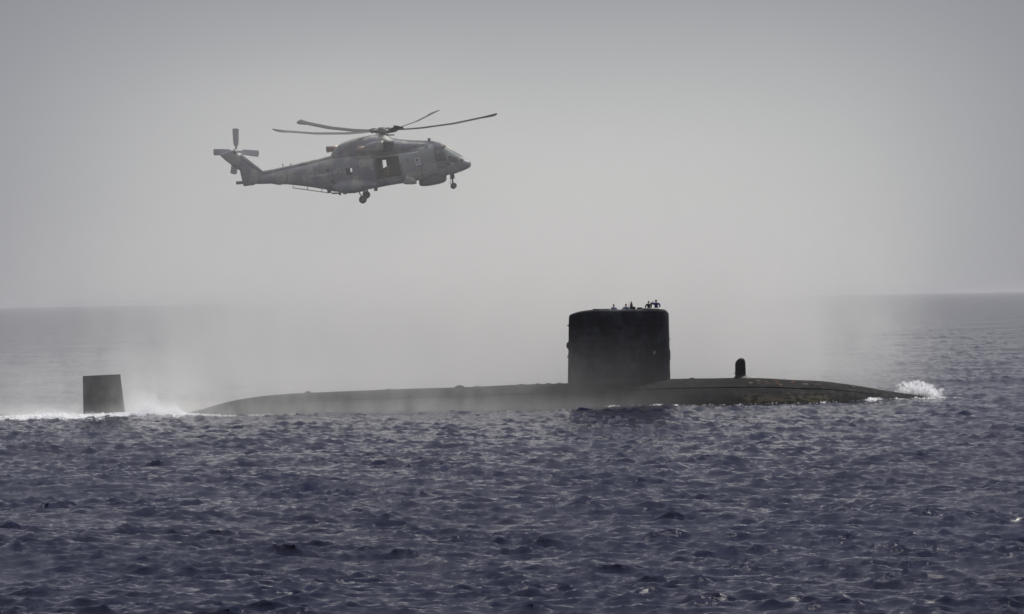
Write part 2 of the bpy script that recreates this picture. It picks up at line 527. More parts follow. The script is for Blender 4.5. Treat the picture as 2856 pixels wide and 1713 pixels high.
def build_hull():
    ang = []
    cas = R(33)
    base = list(np.linspace(0, 2 * math.pi, 64, endpoint=False))
    for a in base: ang.append(a)
    ang += [cas - 0.004, cas + 0.012, 2 * math.pi - cas + 0.004, 2 * math.pi - cas - 0.012]
    ang = sorted(ang)
    s0 = S(300, 1100)[0] - 3.0
    ss = list(np.linspace(s0, s_stern, 20)[:-1]) + list(np.linspace(s_stern, s_bow, 150)) + list(s_bow + 2.6 * np.sin(np.linspace(0, math.pi / 2, 12)))[1:]
    rings = []
    for s in ss:
        r = hull_r(s)
        k = min(1, max(0, (s - s_stern - 4) / 6)) * min(1, max(0, (s_bow - 3 - s) / 10))   # casing fades in and out
        ring = []
        for a in ang:
            aa = min(a, 2 * math.pi - a)
            rr = r - (0.06 * k if aa > cas else 0.0)
            flat = 1.0
            ring.append((s, -math.sin(a) * rr * flat, ZC + math.cos(a) * rr))
        rings.append(ring)
    V, Fc = loft(rings)
    o = mesh_obj('hull', V, Fc, M_HULL, sub)
    o.data.polygons.foreach_set('use_smooth', [True] * len(o.data.polygons))
    md = o.modifiers.new('edge', 'EDGE_SPLIT'); md.split_angle = R(28)
    return o


hull = build_hull()


def hull_surface(s, a):
    """point on the hull at angle a from the top, negative y = our side"""
    r = hull_r(s) - (0.06 if abs(a) > R(33) else 0)
    return Vector((s, -math.sin(a) * r, ZC + math.cos(a) * r))


# free-flood slots and hatches on the casing, seen as dark nicks along the top line
def patch_box(name, s, a, ls, lw, h, mat, parent=hull):
    c = hull_surface(s, a)
    bm = bmesh.new()
    slope = math.atan2(hull_r(s + 0.4) - hull_r(s - 0.4), 0.8)
    M = Matrix.Rotation(a, 3, 'X') @ Matrix.Rotation(-slope, 3, 'Y')
    add_box(bm, c, (ls, lw, h), M, 0.01)
    return bm_obj(name, bm, mat, parent, smooth=False)


for px, a, ls, lw in [(1890, 14, .35, .25), (2165, 10, .55, .2), (2238, 12, .5, .2), (2322, 12, .45, .18), (2345, 12, .5, .18),
                      (2368, 12, .5, .18), (2385, 13, .5, .18), (2404, 12, .55, .18), (2442, 12, .6, .18), (2466, 14, .3, .15)]:
    patch_box('flood_slot', S(px, 1080)[0], R(a), ls, lw, 0.05, M_BLACK)
for px, a, ls, lw in [(2078, 24, .35, .3), (2104, 17, .5, .3), (2232, 22, .55, .25), (2130, 9, .35, .2), (2370, 17, .35, .22), (2296, 60, .16, .16)]:
    patch_box('rust_patch', S(px, 1080)[0], R(a), ls, lw, 0.02, M_RUST)
# small deck fittings abaft the sail
for px, w, h in [(1282, 0.95, 0.20), (858, 0.6, 0.16), (1454, 0.6, .07), (1084, 0.5, 0.06)]:
    s = S(px, 1080)[0]
    bm = bmesh.new()
    bmesh.ops.create_uvsphere(bm, u_segments=16, v_segments=8, radius=1.0)
    bmesh.ops.transform(bm, matrix=Matrix.Translation((s, 0, crest_f(s))) @ Matrix.Diagonal((w / 2, 0.3, h, 1)), verts=bm.verts)
    bm_obj('deck_fitting', bm, M_HULL, hull)
for px in (1330, 1500, 1530, 1560, 1930):
    s = S(px, 1080)[0]
    bm = bmesh.new(); add_box(bm, (s, 0, crest_f(s) + 0.02), (0.35, 0.5, 0.09), None, 0.03)
    bm_obj('deck_cleat', bm, M_HULL, hull)

# ---- sail
SL0, SL1 = S(1584, 1060)[0], S(1868.5, 1060)[0]      # foot
ST0, ST1 = S(1587, 880)[0], S(1864, 880)[0]          # head
sail_top = smooth_tab([(0.0, S(1587, 877)[1]), (0.08, S(1610, 870)[1]), (0.2, S(1645, 865)[1]), (0.45, S(1712, 864)[1]),
                       (0.7, S(1780, 862.5)[1]), (0.9, S(1838, 861.5)[1]), (0.97, S(1857, 865)[1]), (1.0, S(1864, 869)[1])])
NS = 96


def plan(t):
    """sail plan form: u along 0..1, v half-breadth -1..1, blunt nose, finer tail"""
    c, s_ = math.cos(t), math.sin(t)
    e = 0.72 if c > 0 else 0.9
    u = 0.5 + 0.5 * math.copysign(abs(c) ** e, c)
    v = math.copysign(abs(s_) ** 0.72, s_)
    w = 1.0 if u > 0.55 else 1.0 - 0.30 * ((0.55 - u) / 0.55) ** 2
    return u, v * w


def build_sail():
    ts = [2 * math.pi * i / NS for i in range(NS)]
    rings = []
    zs = [1.2, 1.9, 2.2, 2.45, 2.8, 3.4, 4.2, 5.0, 5.8, 6.6, 7.4, 8.1]
    for z in zs:
        f = (z - 2.3) / 6.6
        a0 = SL0 + (ST0 - SL0) * f; a1 = SL1 + (ST1 - SL1) * f
        hw = 1.30 + 0.28 * math.exp(-max(0, z - 2.0) / 0.35)
        rings.append([(a0 + (a1 - a0) * plan(t)[0], plan(t)[1] * hw, z) for t in ts])
    a0, a1 = ST0, ST1
    for inset, drop in [(0.0, 0.30), (0.04, 0.17), (0.12, 0.07), (0.25, 0.015), (0.40, 0.0)]:
        L = a1 - a0
        ring = []
        for t in ts:
            u, v = plan(t)
            uu = 0.5 + (u - 0.5) * (1 - inset * 0.75 / (L / 2)); vv = v * (1.30 - inset)
            ring.append((a0 + L * uu, vv, sail_top(u) - drop))
        rings.append(ring)
    # well (bridge cockpit) let into the top
    w0, w1 = S(1697, 870)[0], S(1849, 870)[0]
    def well(t, z):
        c, s_ = math.cos(t), math.sin(t)
        return (0.5 * (w0 + w1) + 0.5 * (w1 - w0) * math.copysign(abs(c) ** 0.35, c), 0.62 * math.copysign(abs(s_) ** 0.35, s_), z)
    top = sail_top(0.6)
    rings.append([(lambda q: (q[0], q[1], sail_top(min(1, max(0, (q[0] - a0) / (a1 - a0)))) + 0.0))(well(t, 0)) for t in ts])
    rings.append([well(t, top - 0.06) for t in ts])
    rings.append([well(t, top - 1.30) for t in ts])
    V, Fc = loft(rings, cap=False)
    n = len(rings) - 1
    Fc.append(tuple(range(n * NS, (n + 1) * NS)))
    o = mesh_obj('sail', V, Fc, M_SAIL, sub)
    md = o.modifiers.new('edge', 'EDGE_SPLIT'); md.split_angle = R(40)
    bm = bmesh.new()
    c0 = S(1785, 870)[0]
    add_box(bm, ((c0 + w1) / 2 - 0.1, 0, top - 1.12), (w1 - c0 - 0.3, 1.05, 0.34))
    bm_obj('bridge_step', bm, M_BLACK, o, smooth=False)
    return o, top, w0, w1


sail, SAILTOP, W0, W1 = build_sail()


def sail_side(px, py, lift=0.0):
    """point on our side of the sail at a pixel"""
    s, z = S(px, py)
    f = (z - 2.3) / 6.6
    a0 = SL0 + (ST0 - SL0) * f; a1 = SL1 + (ST1 - SL1) * f
    u = (s - a0) / (a1 - a0)
    best = min(((abs(plan(t)[0] - u), plan(t)[1]) for t in [math.pi * k / 400 for k in range(401)]))
    return Vector((s, -(best[1] * 1.30 + lift), z))


# fittings on the sail
bm = bmesh.new(); bmesh.ops.create_uvsphere(bm, u_segments=14, v_segments=10, radius=1)
p = S(1584.5, 964); bmesh.ops.transform(bm, matrix=Matrix.Translation((p[0] + .1, 0, p[1])) @ Matrix.Diagonal((.28, .22, .38, 1)), verts=bm.verts)
bm_obj('stern_light', bm, M_BLACK, sail)
for py, hh in [(908, .14), (995, .2)]:
    bm = bmesh.new(); p = S(1586, py); add_box(bm, (p[0] + .02, 0, p[1]), (.22, .5, hh), None, .03); bm_obj('step_rung', bm, M_BLACK, sail)
for py, hh in [(946, .10), (1012, .07)]:
    bm = bmesh.new(); p = S(1866, py); add_box(bm, (p[0] - .02, 0, p[1]), (.16, .6, hh), None, .02); bm_obj('step_rung', bm, M_BLACK, sail)
bm = bmesh.new(); p = S(1866.5, 980); add_box(bm, (p[0] - .0, 0, p[1] - .35), (.12, .5, 1.0), None, .04); bm_obj('bow_light_fairing', bm, M_SAIL, sail)
for px, py, w, h in [(1817, 983, .28, .34), (1817, 1010, .25, .12), (1806, 905, .4, .16)]:
    bm = bmesh.new(); add_box(bm, sail_side(px, py), (w, .04, h), None, .01); bm_obj('side_light', bm, M_LAMP if py == 983 else M_SAIL, sail)
# horizontal seams, proud by a finger's breadth
for py0, py1, x0, x1 in [(944, 944, 1790, 1862), (1000, 1000, 1600, 1700), (905, 905, 1700, 1800)]:
    bm = bmesh.new()
    for k in range(10):
        xa = x0 + (x1 - x0) * k / 10; xb = x0 + (x1 - x0) * (k + 1) / 10
        add_tube(bm, [sail_side(xa, py0), sail_side(xb, py1)], 0.022, 6)
    bm_obj('side_seam', bm, M_SAIL, sail)
# hatch covers on the sail roof
for px, w in [(1663, .95), (1687, 1.6)]:
    bm = bmesh.new(); s = S(px, 863)[0]
    add_box(bm, (s, 0.1, sail_top((s - ST0) / (ST1 - ST0)) + 0.03), (w * .55, .7, .10), None, .03); bm_obj('mast_cover', bm, M_BLACK if px > 1670 else M_SAIL, sail)
bm = bmesh.new(); s = S(1790, 858)[0]; add_box(bm, (s, 0.85, SAILTOP + .08), (.5, .25, .18), None, .05); bm_obj('compass_box', bm, M_SAIL, sail)
# pale metal tube stands in for the highlight on the sail's forward top edge
pts = []
for k in range(13):
    t = -1.25 + 2.5 * k / 12
    u, v = plan(t)
    pts.append((ST0 + (ST1 - ST0) * (0.5 + (u - 0.5) * 0.955), v * 1.12, sail_top(min(u, .99)) - 0.02 + 0.03))
bm = bmesh.new(); add_tube(bm, pts, 0.05, 8); bm_obj('sail_rim_highlight', bm, plain('rim_highlight_metal', (.45, .44, .4), .3, metal=.8), sail)
# raised periscope with pointed shroud
ps, pz = S(1762.8, 862)
ztip = S(1762.8, 839.5)[1]
bm = bmesh.new()
hgt = ztip - (SAILTOP - .35)
prof = [(0, .15), (.25, .16), (.5, .155), (.62, .14), (.76, .105), (.9, .055), (.985, .015), (1, .003)]
add_tube(bm, [(ps, 0.25, SAILTOP - .35 + hgt * a) for a, _ in prof], [r_ for _, r_ in prof], 16)
peri = bm_obj('periscope', bm, M_MASTG, sail)
bm = bmesh.new(); add_box(bm, (S(1769, 858)[0], 0.2, SAILTOP + .12), (.30, .3, .26), None, .06); bm_obj('periscope_collar', bm, M_BLACK, peri)
ws = S(1756.7, 860)[0]
bm = bmesh.new(); add_tube(bm, [(ws, .3, SAILTOP - .2), (ws, .3, S(1756.5, 840)[1])], [.03, .015], 6); bm_obj('whip_aerial', bm, M_LAMP, sail)
bm = bmesh.new(); add_box(bm, (S(1757, 858)[0], .28, SAILTOP + .10), (.34, .3, .24), None, .05); bm_obj('aerial_base', bm, M_MASTG, sail)


# ---- sonar fin on the forward casing
def build_fin():
    bm = bmesh.new()
    pl = [(2050, 1060), (2050, 1013), (2056, 1004), (2063, 999), (2070, 999), (2076, 1004), (2079, 1014), (2079.5, 1060)]
    rings = []
    lv = [(1062, 2044, 2098, .62), (1056, 2043, 2097, .62), (1052.5, 2048, 2088, .42), (1049.5, 2050.5, 2081, .27), (1044, 2050.5, 2080, .24), (1030, 2050.5, 2079.5, .24),
          (1014, 2050.5, 2079, .24), (1010, 2052, 2078.5, .235), (1005, 2055.5, 2077, .22), (1001, 2060, 2074.5, .18), (999, 2064, 2071, .10)]
    for py, xa, xb, hw in lv:
        a, z = S(xa, py); b_, _ = S(xb, py)
        rings.append([((a + b_) / 2 + (b_ - a) / 2 * math.copysign(abs(math.cos(t)) ** .8, math.cos(t)), hw * math.copysign(abs(math.sin(t)) ** .8, math.sin(t)), z) for t in [2 * math.pi * k / 28 for k in range(28)]])
    add_loft(bm, rings)
    o = bm_obj('sonar_fin', bm, M_BLACK, sub)
    bm = bmesh.new(); a, z = S(2048.5, 1041); add_box(bm, (a, 0, z), (.16, .16, .07), None, .02); bm_obj('side_lug', bm, M_BLACK, o)


build_fin()


# ---- rudder
def build_rudder():
    lv = [(1185, 233, 354), (1150, 232.5, 349.5), (1100, 231.5, 342.5), (1060, 231, 337.5), (1047, 231, 336), (1044, 231.2, 335.6)]
    rings = []
    for i, (py, xa, xb) in enumerate(lv):
        pyl = py + (5.5 if i > 0 else 0) * 0.9; pyr = py
        a, za = S(xa, pyl); b_, zb = S(xb, pyr)
        ring = []
        n = 24
        k = 1.0 if i < len(lv) - 1 else .8
        for side in (1, -1):
            for j in range(n):
                t = j / n if side == 1 else 1 - j / n
                yt = 0.30 * k * 5 * 0.55 * (0.2969 * math.sqrt(t) - .126 * t - .3516 * t * t + .2843 * t**3 - .1015 * t**4) * 2.2 / 1.1
                ring.append((b_ + (a - b_) * t, side * (yt + 0.015), zb + (za - zb) * t))
        rings.append(ring)
    V, Fc = loft(rings)
    o = mesh_obj('rudder', V, Fc, M_SAIL, sub)
    md = o.modifiers.new('edge', 'EDGE_SPLIT'); md.split_angle = R(40)


build_rudder()


# ------------------------------------------------------------------ people
def person(label, M, shirt, trou, hair, pose='stand', group=None, head_turn=0.0, height=1.76, hood=None):
    """M places the feet; +Y of the local frame is the way the body faces, lengths in metres"""
    root = empty('person', M)
    tag(root, label, 'person', group)
    k = height / 1.76
    V = []; E = []; Rd = []
    def v(x, y, z, r, parent=None, r2=None):
        V.append((x * k * 1.3, y * k, z * k)); Rd.append((r * k, (r2 or r) * k))
        if parent is not None: E.append((parent, len(V) - 1))
        return len(V) - 1
    pel = v(0, 0, .95, .145, None, .115)
    bel = v(0, .0, 1.10, .165, pel, .125)
    che = v(0, .01, 1.28, .200, bel, .135)
    nb = v(0, -.01, 1.42, .140, che, .100)
    nk = v(0, 0, 1.50, .055, nb)
    h0 = v(0, .02, 1.56, .068, nk)
    h1 = v(0, .025, 1.635, .082, h0, .092)
    h2 = v(0, .015, 1.70, .072, h1, .082)
    h_ = None
    arms = {'stand': {-1: ((-.30, .03, 1.14), (-.26, .20, 1.02)), 1: ((.30, .03, 1.14), (.26, .20, 1.02))},
            'lean': {-1: ((-.27, .10, 1.10), (-.20, .32, .98)), 1: ((.27, .10, 1.10), (.20, .32, .98))},
            'look': {-1: ((-.42, .12, 1.40), (-.14, .16, 1.60)), 1: ((.27, .06, 1.12), (.22, .26, 1.0))},
            'kneel': {-1: ((-.28, .10, 1.16), (-.18, .30, 1.10)), 1: ((.28, .14, 1.18), (.12, .34, 1.16))}}[pose]
    hands = []
    for sx in (-1, 1):
        sh = v(sx * .23, 0, 1.37, .092, nb)
        e_, w_ = arms[sx]
        el_ = v(*e_, .060, sh)
        wr = v(*w_, .036, el_)
        hands.append((sx, Vector(e_), Vector(w_)))
    for sx in (-1, 1):
        if pose == 'kneel':
            hp = v(sx * .10, .0, .88, .09, pel); kn = v(sx * .12, .36, .80, .065, hp); an = v(sx * .12, .34, .44, .042, kn); to = v(sx * .12, .46, .40, .035, an)
        else:
            hp = v(sx * .10, 0, .86, .088, pel); kn = v(sx * .11, .02, .48, .060, hp); an = v(sx * .11, -.01, .08, .040, kn); to = v(sx * .12, .14, .04, .035, an)
    me = bpy.data.meshes.new('body'); me.from_pydata(V, E, []); me.update()
    bo = bpy.data.objects.new('body', me); COL.objects.link(bo)
    sk = bo.modifiers.new('skin', 'SKIN'); sk.use_smooth_shade = True
    for i, r_ in enumerate(Rd): me.skin_vertices[0].data[i].radius = r_
    me.skin_vertices[0].data[0].use_root = True
    ss_ = bo.modifiers.new('sub', 'SUBSURF'); ss_.levels = 1; ss_.render_levels = 1
    bpy.context.view_layer.update()
    dg = bpy.context.evaluated_depsgraph_get()
    me2 = bpy.data.meshes.new_from_object(bo.evaluated_get(dg))
    bo.modifiers.clear(); bo.data = me2; bpy.data.meshes.remove(me)
    me2.materials.clear()
    for m_ in (M_SKIN, shirt, trou): me2.materials.append(m_)
    for p_ in me2.polygons:
        c = p_.center / k
        mi = 1
        if c.z < .97 and abs(c.x) < .24: mi = 2
        if c.z > 1.475: mi = 0
        for sx, e_, w_ in hands:
            if (Vector(c) - w_).length < .16 or ((Vector(c) - (e_ * .4 + w_ * .6)).length < .10): mi = 0
        p_.material_index = mi; p_.use_smooth = True
    bo.parent = root
    # hands with five fingers, as one small mesh each joined to the wrist
    for sx, e_, w_ in hands:
        d = (w_ - e_).normalized(); side = d.cross(Vector((0, 0, 1))).normalized(); nrm = side.cross(d)
        bm = bmesh.new()
        M3 = Matrix((d, side, nrm)).transposed()
        add_box(bm, w_ * k + d * .055 * k, (.09 * k, .08 * k, .03 * k), M3, .012)
        for f in range(4):
            ln = (.07, .08, .075, .06)[f]; o_ = side * (f - 1.5) * .02
            a = w_ + d * .095 + o_; m1 = a + d * ln * .55 - nrm * .008; t1 = m1 + d * ln * .4 - nrm * .03
            add_tube(bm, [a * k, m1 * k, t1 * k], [.0095 * k, .0088 * k, .006 * k], 6)
        a = w_ + d * .03 - side * .035 * -sx; m1 = a - side * .03 * -sx + d * .03; t1 = m1 + d * .03 - nrm * .01
        add_tube(bm, [a * k, m1 * k, t1 * k], [.012 * k, .011 * k, .008 * k], 6)
        bm_obj('hand', bm, M_SKIN, root)
    # face
    rt = Matrix.Rotation(head_turn, 3, 'Z')
    cpt = Vector((0, .02, 1.63))
    def hp_(x, y, z): return (rt @ Vector((x, y, z)) + cpt) * k
    def feature(nm, pts_, rr_):
        bm_ = bmesh.new(); add_tube(bm_, pts_, rr_, 6); bm_obj(nm, bm_, M_SKIN, root)
    feature('nose', [hp_(0, .085, .025), hp_(0, .108, -.012), hp_(0, .088, -.022)], [.007, .014, .010])
    for sx in (-1, 1):
        feature('ear', [hp_(sx * .078, 0, .025), hp_(sx * .088, -.006, .0), hp_(sx * .08, 0, -.03)], [.008, .014, .007])
        feature('eye', [hp_(sx * .045, .078, .012), hp_(sx * .022, .086, .012)], [.007, .008])
    feature('mouth', [hp_(-.025, .085, -.045), hp_(0, .093, -.045), hp_(.025, .085, -.045)], [.004, .007, .004])
    # hair cap
    bm = bmesh.new()
    bmesh.ops.create_uvsphere(bm, u_segments=18, v_segments=12, radius=1)
    bmesh.ops.delete(bm, geom=[v_ for v_ in bm.verts if v_.co.z < -.35 or (v_.co.y > .35 and v_.co.z < .35)], context='VERTS')
    bmesh.ops.transform(bm, matrix=Matrix.Translation(Vector((0, .008, 1.665)) * k) @ rt.to_4x4() @ Matrix.Diagonal((.093 * k, .105 * k, .092 * k, 1)), verts=bm.verts)
    bm_obj('hair', bm, hair, root)
    if pose == 'look':
        bm = bmesh.new()
        for sx in (-1, 1):
            add_tube(bm, [hp_(sx * .035, .10, .012), hp_(sx * .038, .19, .012), hp_(sx * .04, .24, .012)], [.022, .028, .034], 10)
        add_box(bm, hp_(0, .15, .012), (.05 * k, .05, .03), None, .008)
        bo2 = bm_obj('binoculars', bm, M_BLACK, root)
    return root


def sail_person(px, head_py, yl, face, **kw):
    """stand a person in the bridge well so that the top of the head shows at a pixel"""
    s, ztop = S(px, head_py)
    step = s > S(1785, 870)[0]
    floor = SAILTOP - 1.30 + (0.35 if step else 0)
    h = min(2.0, max(1.6, ztop - floor))
    M = SUBM @ Matrix.Translation((s, yl, ztop - h)) @ Matrix.Rotation(face, 4, 'Z')
    return person(M=M, height=h, **kw)


sail_person(1711.3, 848.5, -.05, R(180 + 25), shirt=M_SHIRT_L, trou=M_TROU, hair=M_HAIR, pose='lean',
            label='crewman in pale blue shirt in sail top, leftmost and farthest from the periscope', group='crew on top of the sail')
sail_person(1745.2, 847.5, -.10, R(180 - 35), shirt=M_SHIRT_L, trou=M_TROU, hair=M_HAIR, pose='lean',
            label='crewman in pale blue shirt just left of the pointed periscope', group='crew on top of the sail')
sail_person(1808.4, 839.3, -.12, R(20), shirt=M_SHIRT_N, trou=M_TROU, hair=M_HAIR_R, pose='lean',
            label='crewman in dark navy jersey on the sail, just left of the crewman in bright blue', group='crew on top of the sail')
sail_person(1830.5, 835.6, .10, R(-15), shirt=M_SHIRT_B, trou=M_TROU, hair=M_HAIR_R, pose='look', head_turn=R(10),
            label='crewman in bright blue shirt with elbow raised to his head', group='crew on top of the sail')

# ------------------------------------------------------------------ helicopter
HD = 257.0
HS = 35.0
def hx(px): return (px - 1000) / HS
def hz(py): return (460 - py) / HS
BASE = Matrix((( BR.x, BF.x, BU.x), (BR.y, BF.y, BU.y), (BR.z, BF.z, BU.z))).to_4x4()
YAW, HROLL = R(-5), R(8.5)
ATT = Matrix.Rotation(YAW, 4, 'Z') @ Matrix.Rotation(HROLL, 4, 'X')
HM = Matrix.Translation(P(1000, 460, HD)) @ BASE @ ATT
heli = empty('helicopter', HM)
tag(heli, 'grey naval helicopter hovering above the submarine with cabin door open', 'helicopter')
ATT_I = ATT.inverted()


def section(x, zt, zb, hw, n=2.7, N=40, shift=0.0):
    zc = (zt + zb) / 2; h = (zt - zb) / 2
    out_ = []
    for k in range(N):
        t = 2 * math.pi * k / N
        c, s_ = math.cos(t), math.sin(t)
        out_.append((x, math.copysign(abs(c) ** (2 / n), c) * hw, zc + math.copysign(abs(s_) ** (2 / n), s_) * h))
    return out_


body_top = [(722, 487), (728, 485), (743, 483), (786, 473), (862, 457), (926, 439.6), (1000, 432), (1060, 427), (1110, 421), (1150, 412), (1170, 404),
            (1200, 399), (1214, 397), (1226, 397), (1240, 402.5), (1252, 410), (1270, 422), (1290, 435), (1299, 444), (1307, 447.5), (1312, 450.5), (1315, 455)]
body_bot = [(722, 511), (750, 511), (776, 516), (788, 513.5), (812, 515), (862, 521), (914, 529), (930, 534), (965, 535.5), (990, 533), (1044, 525),
            (1090, 516), (1141, 508.5), (1167, 503.5), (1200, 498), (1240, 491), (1254, 488.5), (1269, 485.5), (1290, 478.5), (1303, 473), (1310, 469.5), (1313.5, 466), (1315, 463)]
body_hw = [(722, .32), (786, .52), (862, .82), (914, 1.10), (965, 1.30), (1020, 1.40), (1200, 1.40), (1226, 1.34), (1252, 1.15), (1276, .86), (1295, .60), (1307, .42), (1312, .3), (1315, .15)]
fn_n = [(722, 2.1), (862, 2.6), (1000, 3.3), (1200, 3.2), (1252, 2.4), (1315, 2.0)]


def bstat(px): return hz(interp(px, body_top)), hz(interp(px, body_bot)), interp(px, body_hw), interp(px, fn_n)


def side_y(px, py, lift=0.0):
    zt, zb, hw, n = bstat(px)
    zc = (zt + zb) / 2; h = (zt - zb) / 2
    q = min(1.0, abs((hz(py) - zc) / h))
    return -(hw * (1 - q ** n) ** (1 / n) + lift)


def H3(px, py, lift=0.0): return Vector((hx(px), side_y(px, py, lift), hz(py)))


stations = sorted(set([t[0] for t in body_top] + [t[0] for t in body_bot] + list(range(730, 1300, 14)) + [1303, 1307, 1310, 1312, 1313.5]))
rings = []
for px in stations:
    zt, zb, hw, n = bstat(px); rings.append(section(hx(px), zt, zb, hw, n))
V, Fc = loft(rings)
fus = mesh_obj('fuselage', V, Fc, M_HELI, heli)
fus.data.materials.append(M_DARK)


def cut(target, bms):
    """subtract closed boxes from a mesh and bake the result"""
    for bm in bms:
        bmesh.ops.recalc_face_normals(bm, faces=bm.faces)
        me = bpy.data.meshes.new('cutter'); bm.to_mesh(me); bm.free()
        me.materials.append(M_DARK)
        c = bpy.data.objects.new('cutter', me); COL.objects.link(c); c.matrix_world = HM
        md = target.modifiers.new('cut', 'BOOLEAN'); md.operation = 'DIFFERENCE'; md.object = c; md.solver = 'EXACT'
        md.material_mode = 'TRANSFER'
        bpy.context.view_layer.update()
        dg = bpy.context.evaluated_depsgraph_get()
        me2 = bpy.data.meshes.new_from_object(target.evaluated_get(dg))
        target.modifiers.clear(); target.data = me2
        bpy.data.objects.remove(c); bpy.data.meshes.remove(me)


def prism(poly, y0, y1):
    """closed prism over a pixel polygon between two depths"""
    bm = bmesh.new()
    add_loft(bm, [[(hx(a), y0, hz(c)) for a, c in poly], [(hx(a), y1, hz(c)) for a, c in poly]])
    return bm


DOOR = [(1053, 437), (1117, 431), (1127, 486), (1060, 496)]
cut(fus, [prism([(969, 466.5), (987, 464), (990, 482), (972, 485)], -2.2, 2.2),
          prism(DOOR, -2.2, 0.95),
          prism([(1061, 451), (1073, 449.5), (1075, 472), (1063, 474)], 0.5, 2.2)])
fus.data.name = 'fuselage'


def patch(name, poly, mat, lift=0.015, parent=None, thick=0.03, sub_=5, smooth=True):
    """thin panel that follows the side of the fuselage, outline given in pixels"""
    bm = bmesh.new()
    cx_ = sum(p[0] for p in poly) / len(poly); cy_ = sum(p[1] for p in poly) / len(poly)
    edge = []
    for i, p0 in enumerate(poly):
        p1 = poly[(i + 1) % len(poly)]
        for j in range(sub_): edge.append((p0[0] + (p1[0] - p0[0]) * j / sub_, p0[1] + (p1[1] - p0[1]) * j / sub_))
    rr = [1, .75, .5, .25]
    rings_ = [[H3(cx_ + (a - cx_) * f, cy_ + (c - cy_) * f, lift) for a, c in edge] for f in rr]
    back = [H3(a, c, lift - thick) for a, c in edge]
    add_loft(bm, [back] + rings_, cap=False)
    n = len(edge)
    bm.verts.ensure_lookup_table()
    cv = bm.verts.new(H3(cx_, cy_, lift))
    vv = list(bm.verts)[-1 - n:-1]
    for j in range(n): bm.faces.new([vv[j], vv[(j + 1) % n], cv])
    return bm_obj(name, bm, mat, parent or heli, smooth=False)


# door that slides along the side, its rails, and the frame round the opening
door = patch('sliding_door', [(1124, 424), (1166, 418), (1178, 471), (1132, 477)], M_HELI2, .05, None, .05)
patch('door_window', [(1139, 436), (1150, 434.5), (1153, 452), (1142, 453.5)], M_HELI, .065, door)
for poly in ([(1040, 434.5), (1172, 414.5), (1172.3, 416), (1040, 436)], [(1058, 497.5), (1136, 487), (1136, 488.6), (1058, 499)]):
    patch('door_rail', poly, M_HELID, .05, None, .05, 8)
patch('door_frame', [(1049, 437), (1053.5, 436.5), (1060.5, 496.5), (1057, 497)], M_HELID, .03, None, .04)
# panels on the side
for poly, mt in [([(1172, 412), (1190, 404), (1213, 401), (1215, 432), (1217, 447), (1192, 449), (1180, 450)], M_HELI2),
                 ([(1002, 437), (1046, 431), (1053, 489), (1010, 494)], M_HELI),
                 ([(1138, 480), (1190, 472), (1194, 484), (1142, 491)], M_HELI),
                 ([(1196, 452), (1217, 449), (1221, 466), (1200, 469)], M_HELI)]:
    patch('access_panel', poly, mt, .02)
# white badge with a dark emblem on the forward side
bd = patch('badge_panel', [(1163, 437), (1176, 433), (1181, 455), (1167, 457)], M_BADGE, .07)
patch('badge_mark', [(1166, 441), (1171, 437), (1175, 439), (1173, 445), (1168, 446)], M_HELID, .085, bd)
patch('badge_mark', [(1168, 450), (1176, 448), (1177, 450), (1169, 452)], M_HELID, .085, bd)
# glazing
patch('side_window', [(1216, 402), (1236, 406), (1244, 414), (1228, 417), (1217, 418)], M_GLASS, .02)
patch('side_window', [(1219, 420), (1240, 417), (1251, 432), (1254, 445), (1222, 446)], M_GLASS, .02)
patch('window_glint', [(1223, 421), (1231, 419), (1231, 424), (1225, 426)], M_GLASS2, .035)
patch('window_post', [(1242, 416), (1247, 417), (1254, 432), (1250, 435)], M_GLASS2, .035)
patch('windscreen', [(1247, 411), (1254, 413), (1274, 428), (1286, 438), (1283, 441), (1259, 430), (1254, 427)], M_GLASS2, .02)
patch('quarter_window', [(1254, 434), (1262, 431), (1280, 440), (1284, 447), (1278, 452), (1258, 449)], M_GLASS, .02)
patch('chin_window', [(1286, 443), (1295, 443), (1296, 449), (1288, 451)], M_GLASS, .02)
patch('lower_window', [(1251, 448), (1262, 452), (1261, 459), (1251, 457)], M_GLASS, .02)
bm = bmesh.new(); add_tube(bm, [H3(1246, 409, .03), H3(1262, 419, .03), H3(1290, 436.5, .03)], .035, 6); bm_obj('windscreen_frame', bm, M_HELI2, heli)
bm = bmesh.new(); bmesh.ops.create_uvsphere(bm, u_segments=14, v_segments=10, radius=1)
pp = H3(1240, 406.5, .02); bmesh.ops.transform(bm, matrix=Matrix.Translation(pp) @ Matrix.Diagonal((.26, .14, .13, 1)), verts=bm.verts)
bm_obj('roof_glint', bm, M_CHROME, heli)  # chrome bulge added to stand in for the sun glint on the cockpit
patch('cabin_window', [(913, 468), (921, 467), (922, 474), (914, 475)], M_GLASS, .015)
patch('vent_grille', [(926, 498), (936, 496.5), (938, 506), (928, 507.5)], M_DARK, .015)
patch('vent_grille', [(1013, 451), (1016, 450.5), (1016.5, 454), (1013.5, 454.5)], M_DARK, .03)
patch('roof_vent', [(1190, 406), (1200, 404.5), (1200, 408), (1191, 410)], M_DARK, .05)


